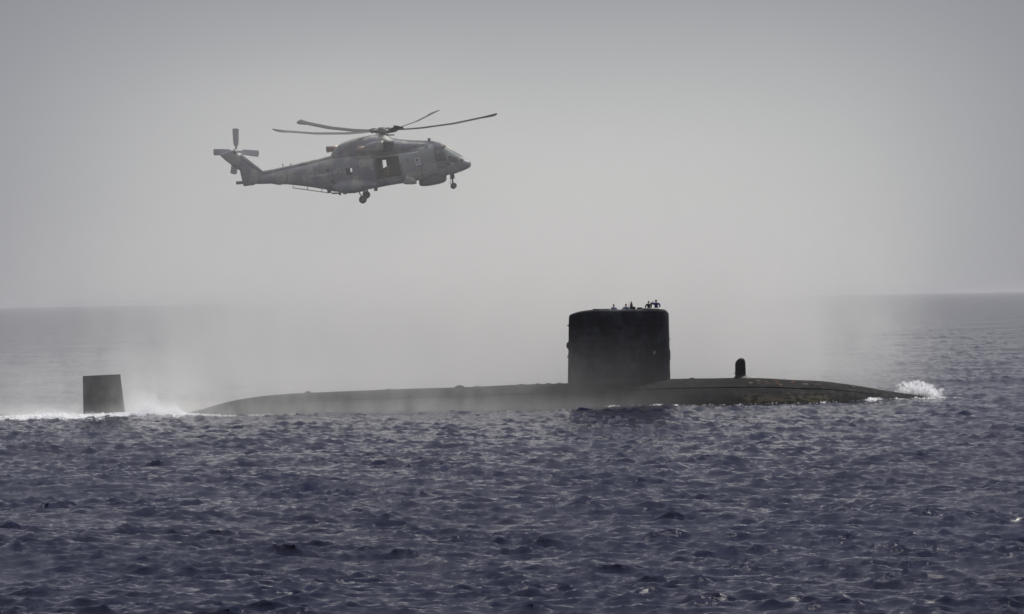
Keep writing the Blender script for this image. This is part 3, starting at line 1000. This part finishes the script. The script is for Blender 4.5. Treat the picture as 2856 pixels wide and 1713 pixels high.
# edge highlights put in as pale tubes along the boom and cabin side
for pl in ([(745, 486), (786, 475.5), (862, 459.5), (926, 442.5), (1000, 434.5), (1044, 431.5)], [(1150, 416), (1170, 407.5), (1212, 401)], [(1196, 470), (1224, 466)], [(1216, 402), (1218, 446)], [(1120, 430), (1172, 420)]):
    bm = bmesh.new(); add_tube(bm, [H3(a, c, .01) for a, c in pl], .035, 6); bm_obj('edge_highlight', bm, M_BADGE, heli)
for pl in ([(1002, 437), (1009, 494)], [(1046, 432), (1056, 497)], [(1180, 450), (1184, 488)], [(880, 458), (886, 522)], [(800, 474), (804, 513)], [(1250, 448), (1251, 486)], [(1184, 470), (1250, 461)]):
    bm = bmesh.new(); add_tube(bm, [H3(pl[0][0] + (pl[1][0] - pl[0][0]) * k / 8, pl[0][1] + (pl[1][1] - pl[0][1]) * k / 8, .0) for k in range(9)], .03, 6); bm_obj('panel_joint', bm, M_HELID, heli)


# lettering and roundel
def lettering(txt, px, py, size, slope):
    cu = bpy.data.curves.new('lettering', 'FONT'); cu.body = txt; cu.size = size; cu.extrude = 0
    o = bpy.data.objects.new('lettering', cu); COL.objects.link(o)
    bpy.context.view_layer.update()
    me = bpy.data.meshes.new_from_object(o.evaluated_get(bpy.context.evaluated_depsgraph_get()))
    bpy.data.objects.remove(o)
    for v_ in me.vertices:
        x, y = v_.co.x * 1.1, v_.co.y
        ppx = px + HS * (x * math.cos(slope) - y * math.sin(slope)); ppy = py - HS * (x * math.sin(slope) + y * math.cos(slope))
        v_.co = H3(ppx, ppy, .012)
    me.materials.clear(); me.materials.append(M_TEXT)
    o = bpy.data.objects.new('lettering', me); COL.objects.link(o); o.parent = heli
    return o


lettering('ROYAL', 866, 492.5, .30, R(8))
lettering('NAVY', 899, 488, .30, R(8))
ro = patch('roundel', [(939.6 + 4.6 * math.cos(t), 476 + 5 * math.sin(t)) for t in [2 * math.pi * k / 16 for k in range(16)]], M_TEXT, .014, None, .02, 1)
patch('roundel_centre', [(939.6 + 2.6 * math.cos(t), 476 + 2.9 * math.sin(t)) for t in [2 * math.pi * k / 12 for k in range(12)]], M_HELID, .024, ro, .02, 1)


# upper deck: engine cowling
cow_top = [(922, 436), (926, 425), (932, 416), (939, 408.5), (948, 402), (956, 397.5), (970, 392), (983, 387.5), (1000, 384), (1018, 380.5), (1049, 376), (1070, 376), (1079, 378),
           (1088, 383), (1096, 387), (1104, 389), (1150, 392.5), (1203, 394), (1214, 395), (1226, 400)]
cow_hw = [(922, .35), (939, .62), (970, .85), (1018, 1.0), (1070, 1.05), (1104, 1.0), (1180, .95), (1226, .7)]
rings = []
for px in sorted(set([t[0] for t in cow_top] + list(range(930, 1220, 12)))):
    zt = hz(interp(px, cow_top)); zb = hz(interp(px, body_top) + 8)
    rings.append(section(hx(px), zt, zb - .1, interp(px, cow_hw), 2.6, 36))
V, Fc = loft(rings)
cow = mesh_obj('engine_cowling', V, Fc, M_HELI, heli)
# spine along the tail boom
rings = []
for px in range(730, 931, 10):
    zt = hz(interp(px, [(730, 476), (786, 465.5), (853, 450), (925, 434)])); zb = hz(interp(px, body_top) + 4)
    rings.append(section(hx(px), zt, zb, .22 + .1 * (px - 730) / 200, 2.6, 20))
V, Fc = loft(rings); mesh_obj('drive_shaft_cover', V, Fc, M_HELI, heli)
bm = bmesh.new(); add_box(bm, (hx(787), 0, hz(460)), (.06, .1, .26), Matrix.Rotation(R(-10), 3, 'Y'), .01); bm_obj('aerial', bm, M_HELID, heli)
bm = bmesh.new(); add_box(bm, (hx(1199), 0, hz(391)), (.22, .18, .26), None, .03); bm_obj('roof_sensor', bm, M_HELID, heli)
bm = bmesh.new(); add_box(bm, (hx(809), 0, hz(458)), (.10, .06, .10), None, .01); bm_obj('aerial', bm, M_HELID, heli)


# engine nacelle with intake, exhaust pipes
def nacelle(sy):
    rings_ = []
    for px, zt, zb, hw in [(1015, 408, 421, .25), (1024, 401, 422, .40), (1036, 395, 422, .48), (1050, 391.5, 421.5, .52), (1068, 389.5, 421, .54), (1076, 389.5, 421, .54)]:
        rings_.append([(a, y + sy * .85, z) for a, y, z in section(hx(px), hz(zt), hz(zb), hw, 3.2, 28)])
    V, Fc = loft(rings_); o = mesh_obj('engine_nacelle', V, Fc, M_HELI, heli)
    rings_ = [[(a, y + sy * .85, z) for a, y, z in section(hx(px), hz(zt), hz(zb), hw, 5, 28)] for px, zt, zb, hw in [(1076, 390, 421.5, .50), (1105, 390.5, 419.5, .46)]]
    V, Fc = loft(rings_); i_ = mesh_obj('engine_intake', V, Fc, M_DARK, o)
    for k in range(6):
        bm = bmesh.new(); x_ = 1079 + k * 4.6
        add_box(bm, (hx(x_), sy * 1.345, hz(405.5)), (.035, .03, .74), None, 0); bm_obj('intake_louvre', bm, M_HELID, i_, smooth=False)
    bm = bmesh.new()
    a = Vector((hx(1026), sy * .95, hz(410))); c = Vector((hx(1003), sy * 1.38, hz(415)))
    d = c - a
    pts_ = [a, a + d * .5, c, c, a + d * .55]
    add_loft(bm, tube_rings([a, a + d * .5, c, c - d * .002, c - d * .02, a + d * .6], [.24, .27, .27, .25, .22, .21], 20), cap=False)
    e_ = bm_obj('exhaust_pipe', bm, M_EXH, o)
    bm = bmesh.new(); add_loft(bm, tube_rings([a + d * .62, a + d * .6], [.215, .01], 20)); bm_obj('exhaust_duct', bm, M_DARK, e_)


nacelle(-1); nacelle(1)
bm = bmesh.new()
a = Vector((hx(945), 0, hz(412.5))); c = Vector((hx(911), 0, hz(417)))
add_loft(bm, tube_rings([a, c, c + (a - c) * .01, c + (a - c) * .3], [.22, .25, .21, .18], 20), cap=True)
bm_obj('rear_exhaust', bm, M_EXH, heli)
patch('side_scoop', [(1008, 424), (1062, 421), (1062, 427), (1008, 430)], M_HELID, .02)

# sponson
def sponson(sy):
    rings_ = []
    for k in range(25):
        t = k / 24
        px = 932 + (1056 - 932) * t
        e = math.sin(math.pi * min(1, max(0, t)) ** 0.85) ** .62 if 0 < t < 1 else 0.02
        zc_ = hz(interp(px, [(932, 520), (980, 516), (1056, 510)])); hh = .52 * e + .01; hw = .75 * e + .01
        cyy = sy * (abs(interp(px, body_hw)) - .05)
        rings_.append([(a, y + cyy, z) for a, y, z in section(hx(px), zc_ + hh, zc_ - hh, hw, 2.4, 24)])
    V, Fc = loft(rings_); o = mesh_obj('sponson', V, Fc, M_HELI, heli)
    return o


sp = sponson(-1); sponson(1)
bm = bmesh.new(); add_box(bm, (hx(981), -1.98, hz(516)), (.05, .06, .34), None, .01); bm_obj('grab_handle', bm, M_HELID, sp)
bm = bmesh.new(); add_box(bm, (hx(940), -1.28, hz(520)), (.16, .1, .16), None, .02); bm_obj('navigation_light', bm, M_DARK, sp)


def wheel(px, py, y, r, w, parent):
    bm = bmesh.new()
    c = Vector((hx(px), y, hz(py)))
    n = 28; rings_ = []
    for yy, rr in [(-w / 2, r * .55), (-w / 2, r * .82), (-w * .42, r * .94), (-w * .2, r), (w * .2, r), (w * .42, r * .94), (w / 2, r * .82), (w / 2, r * .55)]:
        rings_.append([(c.x + rr * math.cos(2 * math.pi * k / n), c.y + yy, c.z + rr * math.sin(2 * math.pi * k / n)) for k in range(n)])
    add_loft(bm, rings_)
    o = bm_obj('wheel', bm, M_TYRE, parent)
    bm = bmesh.new(); rings_ = []
    for yy, rr in [(-w / 2 - .012, r * .2), (-w / 2 - .012, r * .5), (-w * .38, r * .56), (w * .38, r * .56), (w / 2 + .012, r * .5), (w / 2 + .012, r * .2)]:
        rings_.append([(c.x + rr * math.cos(2 * math.pi * k / n), c.y + yy, c.z + rr * math.sin(2 * math.pi * k / n)) for k in range(n)])
    add_loft(bm, rings_); bm_obj('rim', bm, M_RIM, o)


# main gear: track 4.4 m, hangs below the sponsons; nose gear with twin wheels
for sy in (-1, 1):
    y = sy * 2.1
    # where a wheel must be in this tilted frame so that both hang at the same level
    g_ = bmesh.new()
    tgt = (1012.0, 556.0) if sy < 0 else (1022.0, 544)
    # undo the projection offset of the attitude for the part's own side distance
    q = ATT_I @ Vector((hx(tgt[0]), 0, hz(tgt[1])))
    off = ATT @ Vector((0, y, 0))
    loc = ATT_I @ Vector((hx(tgt[0]) - .047 * off.y, off.y, hz(tgt[1]) + .044 * off.y))
    wx, wz = 1000 + loc.x * HS, 460 - loc.z * HS
    yw = loc.y
    add_tube(g_, [(loc.x + .05, yw * .80, hz(528)), (loc.x + .12, yw * .86, loc.z + .5), (loc.x, yw * .9, loc.z)], [.10, .085, .05], 10)
    add_tube(g_, [(loc.x - .35, yw * .80, hz(530)), (loc.x - .2, yw * .85, loc.z + .3), (loc.x, yw * .9, loc.z)], [.05, .05, .04], 8)
    go = bm_obj('main_gear', g_, M_HUB, heli)
    wheel(wx, wz, yw, .31, .26, go)
g_ = bmesh.new()
add_tube(g_, [(hx(1262), 0, hz(484)), (hx(1262), 0, hz(500))], .17, 12)
add_tube(g_, [(hx(1262), 0, hz(498)), (hx(1264), 0, hz(519))], [.07, .06], 10)
add_tube(g_, [(hx(1257), 0, hz(500)), (hx(1256), 0, hz(510)), (hx(1262), 0, hz(518))], [.03, .03, .03], 6)
add_tube(g_, [(hx(1265.5), -.28, hz(519.5)), (hx(1265.5), .28, hz(519.5))], .04, 8)
add_box(g_, (hx(1266), 0, hz(495)), (.14, .24, .2), None, .03)
go = bm_obj('nose_gear', g_, M_HUB, heli)
for sy in (-1, 1): wheel(1265.6, 519.5, sy * .19, .235, .17, go)

# belly radome
bm = bmesh.new(); n = 40; rings_ = []
cxr, cyr = hx(1207.5), 0
slope = -math.atan2(12, 76)
for z_, r_ in [(.50, 1.10), (-.05, 1.10), (-.16, 1.06), (-.24, .95), (-.28, .75), (-.29, .3)]:
    rings_.append([(cxr + r_ * math.cos(2 * math.pi * k / n), r_ * math.sin(2 * math.pi * k / n), hz(505.5) + z_ - slope * r_ * math.cos(2 * math.pi * k / n) * 1.0) for k in range(n)])
add_loft(bm, rings_); bm_obj('radome', bm, M_HELID, heli)
# sensor pod and weapon carrier by the door sill
bm = bmesh.new(); add_loft(bm, [[(a, y - 1.45, z) for a, y, z in section(hx(px), hz(507 - h_), hz(507 + h_ * .15), w_, 2.4, 18)] for px, h_, w_ in [(1132, 6, .12), (1136, 14, .22), (1146, 19, .28), (1156, 18, .28), (1164, 12, .22), (1168, 5, .1)]])
bm_obj('sensor_pod', bm, M_HELI, heli)
bm = bmesh.new(); add_tube(bm, [(hx(1147), -1.70, hz(494)), (hx(1141), -1.82, hz(490)), (hx(1145), -1.80, hz(483))], [.12, .10, .05], 10)
bm_obj('winch_hook', bm, M_BADGE, heli)
for px, py, w, h in [(918, 531, .30, .34), (988, 533.5, .28, .22), (1049, 524, .26, .44), (948, 538, .16, .3), (962, 538.5, .3, .12), (935, 538, .6, .1), (1154, 508.5, .5, .2), (1006, 530, .5, .14)]:
    bm = bmesh.new(); add_box(bm, (hx(px), -.35, hz(py)), (w, .3, h), None, .03); bm_obj('belly_fitting', bm, M_HELID, heli)
# aerial rail under the tail boom
bm = bmesh.new()
rail = [(814, 524), (855, 529.5), (895, 535.5), (914, 538.5)]
add_tube(bm, [(hx(a), 0, hz(c)) for a, c in rail], .035, 6)
for (a, c), top in zip(rail, (514, 519, 526, 530)): add_tube(bm, [(hx(a), 0, hz(c)), (hx(a + 1), 0, hz(top))], .03, 6)
bm_obj('aerial_rail', bm, M_HELID, heli)


# tail pylon and stub
def foil(xa, za, xb, zb, hw, N=24):
    """ring through a leading edge point b and trailing edge point a"""
    ring = []
    for k in range(N):
        t = 2 * math.pi * k / N
        u = .5 + .5 * math.cos(t)
        ring.append((xa + (xb - xa) * u, hw * math.sin(t) * (1 - .35 * (1 - u)), za + (zb - za) * u))
    return ring


tp = [((656, 513), (752, 512), .14), ((671, 505), (756, 500), .30), ((668, 490), (752, 492), .34), ((665, 474), (728, 479), .30), ((655, 470), (711, 466), .26),
      ((640, 458), (692, 451), .23), ((624.7, 446), (678, 440), .22), ((612, 434), (664, 429), .21), ((608.5, 431), (650, 423.5), .18), ((610, 429), (640, 420), .06)]
rings = [foil(hx(a[0]), hz(a[1]), hx(c[0]), hz(c[1]), hw) for a, c, hw in tp]
V, Fc = loft(rings); pyl = mesh_obj('tail_pylon', V, Fc, M_HELI, heli)
bm = bmesh.new()
for i in range(6):
    pass
add_tube(bm, [(hx(a), -.05, hz(c)) for a, c in [(668, 432), (690, 449), (708, 464), (730, 480.5)]], [.16, .20, .20, .10], 12)
bm_obj('pylon_leading_edge', bm, M_HELI2, pyl)
bm = bmesh.new(); add_box(bm, (hx(664), 0, hz(509)), (.58, .22, .24), Matrix.Rotation(R(-3), 3, 'Y'), .03); bm_obj('tail_light_housing', bm, M_HELID, heli)
bm = bmesh.new(); add_box(bm, (hx(690), 0, hz(513.5)), (.9, .3, .2), Matrix.Rotation(R(-6), 3, 'Y'), .05); bm_obj('tail_skid', bm, M_HELID, heli)
# stabiliser on the far side

rings = []
for y_, a_, c_ in [(.2, 672, 716), (1.6, 676, 708), (2.2, 682, 704)]:
    rings.append([(hx(a_ + (c_ - a_) * (.5 + .5 * math.cos(t))), y_, hz(494) + .07 * math.sin(t)) for t in [2 * math.pi * k / 16 for k in range(16)]])
V, Fc = loft(rings); mesh_obj('stabiliser', V, Fc, M_HELI, heli)


def blade_rings(root, tip, chord_dir, normal, L, table, thick=.12, N=14):
    """table: (fraction, chord, offset of the chord centre)"""
    rr = []
    for f, ch, off in table:
        c = root.lerp(tip, f) + chord_dir * off
        ring = []
        for k in range(N):
            t = 2 * math.pi * k / N
            ring.append(c + chord_dir * (ch / 2 * math.cos(t)) + normal * (ch * thick / 2 * math.sin(t)))
        rr.append(ring)
    return rr


# tail rotor on the far side of the pylon, four blades at rest
tr_c = Vector((hx(653), .48, hz(422.5)))
bm = bmesh.new(); add_tube(bm, [tr_c + Vector((0, -.30, 0)), tr_c + Vector((0, .12, 0))], [.24, .16], 16); add_tube(bm, [tr_c + Vector((0, -.66, 0)), tr_c + Vector((0, -.3, 0))], [.14, .22], 14)
trh = bm_obj('tail_rotor_hub', bm, M_HELI2, pyl)
for ang in (90, 182, -6, 262):
    d = Vector((math.cos(R(ang)), 0, math.sin(R(ang))))
    cd = Vector((-d.z, .12, d.x)).normalized(); nr_ = d.cross(cd).normalized()
    bm = bmesh.new()
    add_loft(bm, blade_rings(tr_c + d * .12, tr_c + d * 1.85, cd, nr_, 1.8, [(0, .14, 0), (.15, .18, 0), (.25, .42, 0), (.6, .50, 0), (.95, .54, 0), (.985, .46, 0), (1, .2, 0)], .10))
    bm_obj('tail_rotor_blade', bm, M_BLADE_T, trh)

# main rotor
hub_cam = Vector((hx(1066), 0.0, hz(365)))
hub_l = ATT_I @ (Vector((hub_cam.x, 0, hub_cam.z)))
bm = bmesh.new()
add_tube(bm, [hub_l + Vector((0, 0, -.55)), hub_l + Vector((0, 0, -.1))], [.30, .24], 16)
add_tube(bm, [hub_l + Vector((0, 0, -.16)), hub_l + Vector((0, 0, .12))], [.62, .58], 20)
add_tube(bm, [hub_l + Vector((0, 0, .12)), hub_l + Vector((0, 0, .26))], [.42, .28], 18)
mast = bm_obj('rotor_hub', bm, M_HUB, heli)
bm = bmesh.new()
for k in range(8):
    t = 2 * math.pi * k / 8
    add_tube(bm, [hub_l + Vector((.25 * math.cos(t), .25 * math.sin(t), -.62)), hub_l + Vector((.52 * math.cos(t + .2), .52 * math.sin(t + .2), -.16))], .028, 6)
bm_obj('pitch_rods', bm, M_HUB, mast)
bm = bmesh.new(); add_tube(bm, [hub_l + Vector((.35, -.2, -.33)), hub_l + Vector((1.0, -.35, -.30))], .05, 8); bm_obj('control_arm', bm, M_HUB, mast)
ca, sa_, cc = .062, .120, .091
for i, th in enumerate([-8, 63, 140, 207, 280]):
    t = R(th)
    dcam = Vector((math.cos(t), math.sin(t), cc + ca * math.cos(t) + sa_ * math.sin(t)))
    d = (ATT_I @ dcam).normalized()
    tcam = Vector((-math.sin(t), math.cos(t), -ca * math.sin(t) + sa_ * math.cos(t)))
    tang = (ATT_I @ tcam).normalized()
    nrm = d.cross(tang).normalized()
    pitch = R(-13)
    cd = (tang * math.cos(pitch) + nrm * math.sin(pitch)).normalized()
    nn = d.cross(cd).normalized()
    Lb = 9.35
    root = hub_l + d * .45; tip = hub_l + d * Lb
    # slight droop towards the middle so that the blades curve upward to the tips
    tb = [(.0, .22, 0), (.05, .26, 0), (.10, .34, 0), (.16, .58, 0), (.3, .62, 0), (.6, .62, 0), (.86, .62, 0), (.90, .74, .08), (.94, .84, .10), (.975, .78, .02), (.992, .6, -.1), (1, .35, -.2)]
    rr = []
    for f, ch, off in tb:
        c = root.lerp(tip, f) + cd * off - Vector((0, 0, 1)) * (.30 * math.sin(math.pi * f) * (1 - .2 * f))
        rr.append([c + cd * (ch / 2 * math.cos(2 * math.pi * k / 16)) + nn * (ch * (.30 if f < .12 else .13) / 2 * math.sin(2 * math.pi * k / 16)) for k in range(16)])
    V, Fc = loft(rr); bo = mesh_obj('rotor_blade', V, Fc, M_BLADE, mast)
    bm = bmesh.new(); c0 = hub_l + d * .35; add_tube(bm, [c0, c0 + d * .75], [.17, .13], 10); add_box(bm, hub_l + d * .85 + Vector((0, 0, -.08)), (.3, .3, .22), None, .05)
    bm_obj('blade_cuff', bm, M_HUB, bo)

# crewman kneeling in the open cabin door
MC = HM @ Matrix.Translation((hx(1086), -.85, hz(492) - .42)) @ Matrix.Rotation(R(180 - 25), 4, 'Z')
person('crewman in tan overalls crouching in the open helicopter door', MC, M_SHIRT_T, M_SHIRT_T, M_HAIR, 'kneel', height=1.5)


# ------------------------------------------------------------------ bow wave spray
def droplets(name, pts, rad, mat, label):
    # every drop is a pair of small torn sheets of water set at random angles
    n = len(pts)
    d = rng.standard_normal((n, 6, 3)); d /= np.linalg.norm(d, axis=2, keepdims=True)
    co = (pts[:, None, :] + d * rad[:, None, None] * 1.25).reshape(-1, 3)
    fc = (np.array([(0, 1, 2), (3, 4, 5)])[None] + 6 * np.arange(n)[:, None, None]).reshape(-1, 3)
    o = mesh_obj(name, co.tolist(), fc.tolist(), mat, None, False)
    tag(o, label, kind='stuff')
    return o


def foam_mat():
    m, bb, out = material('white_water')
    p_ = bb.new('ShaderNodeBsdfPrincipled')
    t = bb.new('ShaderNodeTexCoord').outputs['Object']
    bb.put(p_.inputs['Base Color'], bb.mix(bb.mr(bb.noise(t, 2.5, 4), .35, .65), (.90, .92, .93, 1), (.96, .97, .98, 1)))
    p_.inputs['Roughness'].default_value = .5
    tr = bb.new('ShaderNodeBsdfTranslucent'); tr.inputs[0].default_value = (.98, .98, .99, 1)
    mx = bb.new('ShaderNodeMixShader'); mx.inputs[0].default_value = .75
    m.node_tree.links.new(p_.outputs[0], mx.inputs[1]); m.node_tree.links.new(tr.outputs[0], mx.inputs[2])
    m.node_tree.links.new(mx.outputs[0], out.inputs[0])
    return m


M_FOAM = foam_mat()
pts = []; rad = []
sb0, sb1 = S(2518, 1100)[0], S(2622, 1100)[0]
def sub_to_world(s, t, z): return np.array(SUBM @ Vector((s, t, z)))
for j in range(90):                                   # thrown tongues of water
    u = rng.random(); s0 = sb0 + (sb1 - sb0) * (.12 + .76 * u); t0 = rng.normal(.5, .5)
    vx = (u - .5) * 3.6 + rng.normal(0, .5); vy = rng.normal(0, .8)
    vz = 4.1 + 1.9 * rng.random() - abs(u - .45) * 1.6 - (0.8 if u > .8 else 0)
    tmax = vz / 9.81 * (1.0 + .25 * rng.random())
    n = 95
    for k in range(n):
        t = tmax * (k / n) ** .8
        w = .03 + .17 * (1 - k / n) + .05 * (k / n)
        pts.append(sub_to_world(s0 + vx * t + rng.normal(0, w), t0 + vy * t + rng.normal(0, w), -.05 + vz * t - 4.9 * t * t + rng.normal(0, w * .8)))
        rad.append(float(np.clip(rng.gamma(2.2, .018), .012, .085) * (1.35 - .5 * k / n)))
for j in range(5200):                                 # boiling mass at the foot
    u = rng.beta(2.0, 1.8); s0 = sb0 + .5 + (sb1 - sb0 - .6) * u; 
    hmax = 1.05 * math.sin(math.pi * min(1, max(0, u))) ** .5 * (.55 + .45 * math.sin(u * 17) ** 2)
    pts.append(sub_to_world(s0, rng.normal(.4, .45), rng.random() ** 1.2 * hmax + .1)); rad.append(.025 + .065 * rng.random() ** 2)
for j in range(500):                                  # loose drops
    u = rng.random(); pts.append(sub_to_world(sb0 - .4 + (sb1 - sb0 + .9) * u, rng.normal(.4, 1.3), abs(rng.normal(0, .9)))); rad.append(.010 + .022 * rng.random())
for px, py, n, ls, hh in [(2402, 1107, 420, .55, .28), (2570, 1113, 160, 1.6, .12), (2480, 1110, 80, .6, .08), (2640, 1108, 60, 1.2, .06), (1800, 1142, 160, .8, .10), (1865, 1140, 120, 1.0, .08), (1680, 1146, 60, .4, .08), (2180, 1122, 120, 3.0, .05), (1960, 1136, 60, 1.5, .05)]:   # foam patches against the hull
    s0 = S(px, py)[0]
    for j in range(n):
        u = rng.normal(0, 1)
        sx_ = s0 + u * ls
        r_ = hull_r(min(sx_, s_bow)); tw = -math.sqrt(max(.01, r_ * r_ - ZC * ZC)) - .15
        if sx_ > s_bow - 1: tw = -.6
        w_ = sub_to_world(sx_, tw + rng.normal(0, .2), 0)
        w_[2] = float(sea_height(w_[0], w_[1])) + rng.random() * hh * math.exp(-u * u * .5)
        pts.append(w_); rad.append(.03 + .05 * rng.random())
droplets('bow_spray', np.array(pts), np.array(rad), M_FOAM, 'white spray bursting up where the submarine bow cuts the sea')

# foam torn along the rudder foot and the submerged stern
pts = []; rad = []
for px, py, n, ls, hh, tt in [(130, 1152, 1600, 1.5, .40, -5.5), (290, 1154, 1400, 2.2, .22, -5.2), (400, 1150, 2000, 1.7, .30, -5.5), (60, 1160, 900, 1.8, .18, -5.5), (460, 1148, 1300, 1.3, .28, -5.2), (560, 1150, 700, 1.6, .12, -5.6), (700, 1150, 400, 2.5, .05, -6)]:
    s0 = S(px, py)[0]
    for j in range(n):
        u = rng.normal(0, 1)
        w_ = sub_to_world(s0 + u * ls, tt + rng.normal(0, .9), 0)
        w_[2] = float(sea_height(w_[0], w_[1])) + rng.random() ** 1.5 * hh * math.exp(-u * u * .4)
        pts.append(w_); rad.append(.03 + .06 * rng.random())
for px, py, n, sx_, hh in [(385, 1152, 6500, 1.1, 2.2), (412, 1152, 6500, .8, 2.3), (468, 1154, 7000, 1.0, 1.15), (430, 1154, 3500, 1.6, .8), (352, 1154, 2500, .7, 1.3), (130, 1156, 5200, 2.3, 1.0), (40, 1158, 2600, 2.2, .7), (235, 1156, 2000, 1.3, .6), (510, 1158, 1200, 1.0, .35)]:
    s0 = S(px, py)[0]
    for j in range(n):
        u = rng.normal(0, 1); q = rng.random() ** 1.6
        w_ = sub_to_world(s0 + u * sx_ * (1 - .55 * q), rng.normal(-6.0, .6), .1 + q * (1 + .3 * rng.normal()) * hh * math.exp(-u * u * .35))
        pts.append(w_); rad.append((.014 + .036 * rng.random() ** 2) * (1.1 - .45 * q))
droplets('stern_foam', np.array(pts), np.array(rad), M_FOAM, 'white foam boiling round the foot of the rudder')


# ------------------------------------------------------------------ mist and haze
def vol_box(name, lo, hi, build, label, aniso=.28, color=(.93, .93, .91, 1)):
    bm = bmesh.new(); c = [(a + d) / 2 for a, d in zip(lo, hi)]
    add_box(bm, c, [d - a for a, d in zip(lo, hi)])
    m, bb, out = material(name + '_air')
    v_ = bb.new('ShaderNodeVolumePrincipled')
    v_.inputs['Color'].default_value = color
    v_.inputs['Anisotropy'].default_value = aniso
    if callable(build):
        g_ = bb.new('ShaderNodeNewGeometry').outputs['Position']
        bb.put(v_.inputs['Density'], build(bb, g_))
    else: v_.inputs['Density'].default_value = build
    m.node_tree.links.new(v_.outputs[0], out.inputs['Volume'])
    o = bm_obj(name, bm, m, None, smooth=False)
    tag(o, label, kind='stuff')
    return o


def mul(bb, *a):
    r_ = a[0]
    for k in a[1:]: r_ = bb.m('MULTIPLY', r_, k)
    return r_


def bank(bb, g_):
    x, y, z = bb.xyz(g_)
    n = bb.noise(bb.mapping(g_, sc=(1, .5, .55)), .045, 4, .55, .4)
    n2 = bb.noise(bb.mapping(g_, sc=(1, .35, .6)), .20, 4, .6, .3)
    xe = bb.m('ADD', x, bb.m('MULTIPLY', bb.m('SUBTRACT', n, .5), 34.0))
    xe = bb.m('ADD', xe, bb.m('MULTIPLY', bb.m('SUBTRACT', n2, .5), 26.0))
    right = bb.mr(bb.m('ADD', xe, bb.m('MULTIPLY', z, .15)), 47, 32)
    left = bb.mr(xe, -58, -6)
    left = bb.m('ADD', bb.m('MULTIPLY', left, .95), .05)
    front = bb.mr(y, 326, 350); back = bb.mr(y, 520, 470)
    hi = bb.mr(z, 30, 5)
    wisp = bb.mr(n2, .30, .66, .22, 1.6)
    return mul(bb, right, left, front, back, hi, wisp, 0.030)


vol_box('mist_bank', (-110, 322, -.6), (66, 522, 31), bank, 'pale bank of blown spray mist hanging behind the submarine')


def veil(bb, g_):
    x, y, z = bb.xyz(g_)
    n = bb.noise(bb.mapping(g_, sc=(1, .6, .55)), .22, 4, .6, .6)
    n2 = bb.noise(bb.mapping(g_, sc=(1, 1, .5)), .75, 4, .6, .4)
    amt = bb.mr(bb.m('ADD', x, bb.m('MULTIPLY', bb.m('SUBTRACT', n, .5), 20.0)), 22, -30, 0, 1)
    amt = bb.m('MULTIPLY', amt, bb.mr(x, -44, -26, .55, 1.0))
    hi = bb.mr(z, 8.5, .2)
    lowz = bb.m('ADD', hi, bb.m('MULTIPLY', bb.mr(z, 1.7, .1), 1.3))
    ex = bb.mr(bb.m('ADD', y, bb.m('MULTIPLY', bb.m('SUBTRACT', n2, .5), 3.0)), 294.5, 298)
    exb = bb.mr(y, 322, 312)
    return mul(bb, amt, lowz, ex, exb, bb.mr(n, .3, .7, .35, 1.3), bb.mr(n2, .25, .75, .6, 1.3), 0.088)


vol_box('spray_veil', (-100, 293, -.6), (22, 327.5, 9), veil, 'thin veil of drifting spray in front of the after hull and rudder')


def plume(bb, g_):
    x, y, z = bb.xyz(g_)
    a = P(394, 1128, 301); c = P(468, 1146, 301); d = P(140, 1156, 301)
    n = bb.noise(g_, .9, 5, .65, .5)
    def blob(cc, rx, ry, rz, lean=0.0):
        qx = bb.m('DIVIDE', bb.m('ADD', bb.m('SUBTRACT', x, cc.x), bb.m('MULTIPLY', z, lean)), rx)
        qy = bb.m('DIVIDE', bb.m('SUBTRACT', y, cc.y), ry)
        qz = bb.m('DIVIDE', bb.m('MAXIMUM', bb.m('SUBTRACT', z, .2), 0.0), rz)
        r2 = bb.m('ADD', bb.m('ADD', bb.m('MULTIPLY', qx, qx), bb.m('MULTIPLY', qy, qy)), bb.m('MULTIPLY', qz, qz))
        return bb.m('POWER', 2.718, bb.m('MULTIPLY', r2, -1.0))
    s_ = bb.m('ADD', bb.m('MULTIPLY', blob(a, 1.7, 2.0, 2.4, .25), 1.1), bb.m('MULTIPLY', blob(c, 1.9, 2.0, .95), 1.0))
    s_ = bb.m('ADD', s_, bb.m('MULTIPLY', blob(d, 4.0, 2.0, .9), .55))
    s_ = bb.m('ADD', s_, bb.m('MULTIPLY', bb.mr(s_, 0, 1), 0.0))
    return mul(bb, bb.mr(bb.m('ADD', s_, bb.m('MULTIPLY', bb.m('SUBTRACT', n, .5), .5)), .15, .9), .45)


vol_box('stern_plume', (-52, 295.5, -.4), (-25, 305.5, 5.5), plume, 'bright white plume of spray between the rudder and the hull', aniso=.55, color=(1, 1, 1, 1))

def rotor_mist(bb, g_):
    x, y, z = bb.xyz(g_)
    q = bb.m('ADD', bb.m('POWER', bb.m('ABSOLUTE', bb.m('DIVIDE', bb.m('ADD', x, 13.0), 21.0)), 2.0),
             bb.m('ADD', bb.m('POWER', bb.m('ABSOLUTE', bb.m('DIVIDE', bb.m('SUBTRACT', y, 248.0), 20.0)), 2.0),
                  bb.m('POWER', bb.m('ABSOLUTE', bb.m('DIVIDE', bb.m('SUBTRACT', z, 22.0), 9.0)), 2.0)))
    n = bb.noise(g_, .11, 3, .55, .3)
    return mul(bb, bb.mr(q, 1.0, 0.25), bb.mr(n, .3, .7, .6, 1.35), .0085)


vol_box('rotor_mist', (-36, 226, 12), (10, 270, 32.5), rotor_mist, 'thin fine mist lifted by the rotor wash round the helicopter')

haze = vol_box('haze', (-30000, -30000, -2.5), (30000, 34000, 34), 4.2e-5, 'even sea haze filling the air out to the horizon', color=(.80, .81, .84, 1))
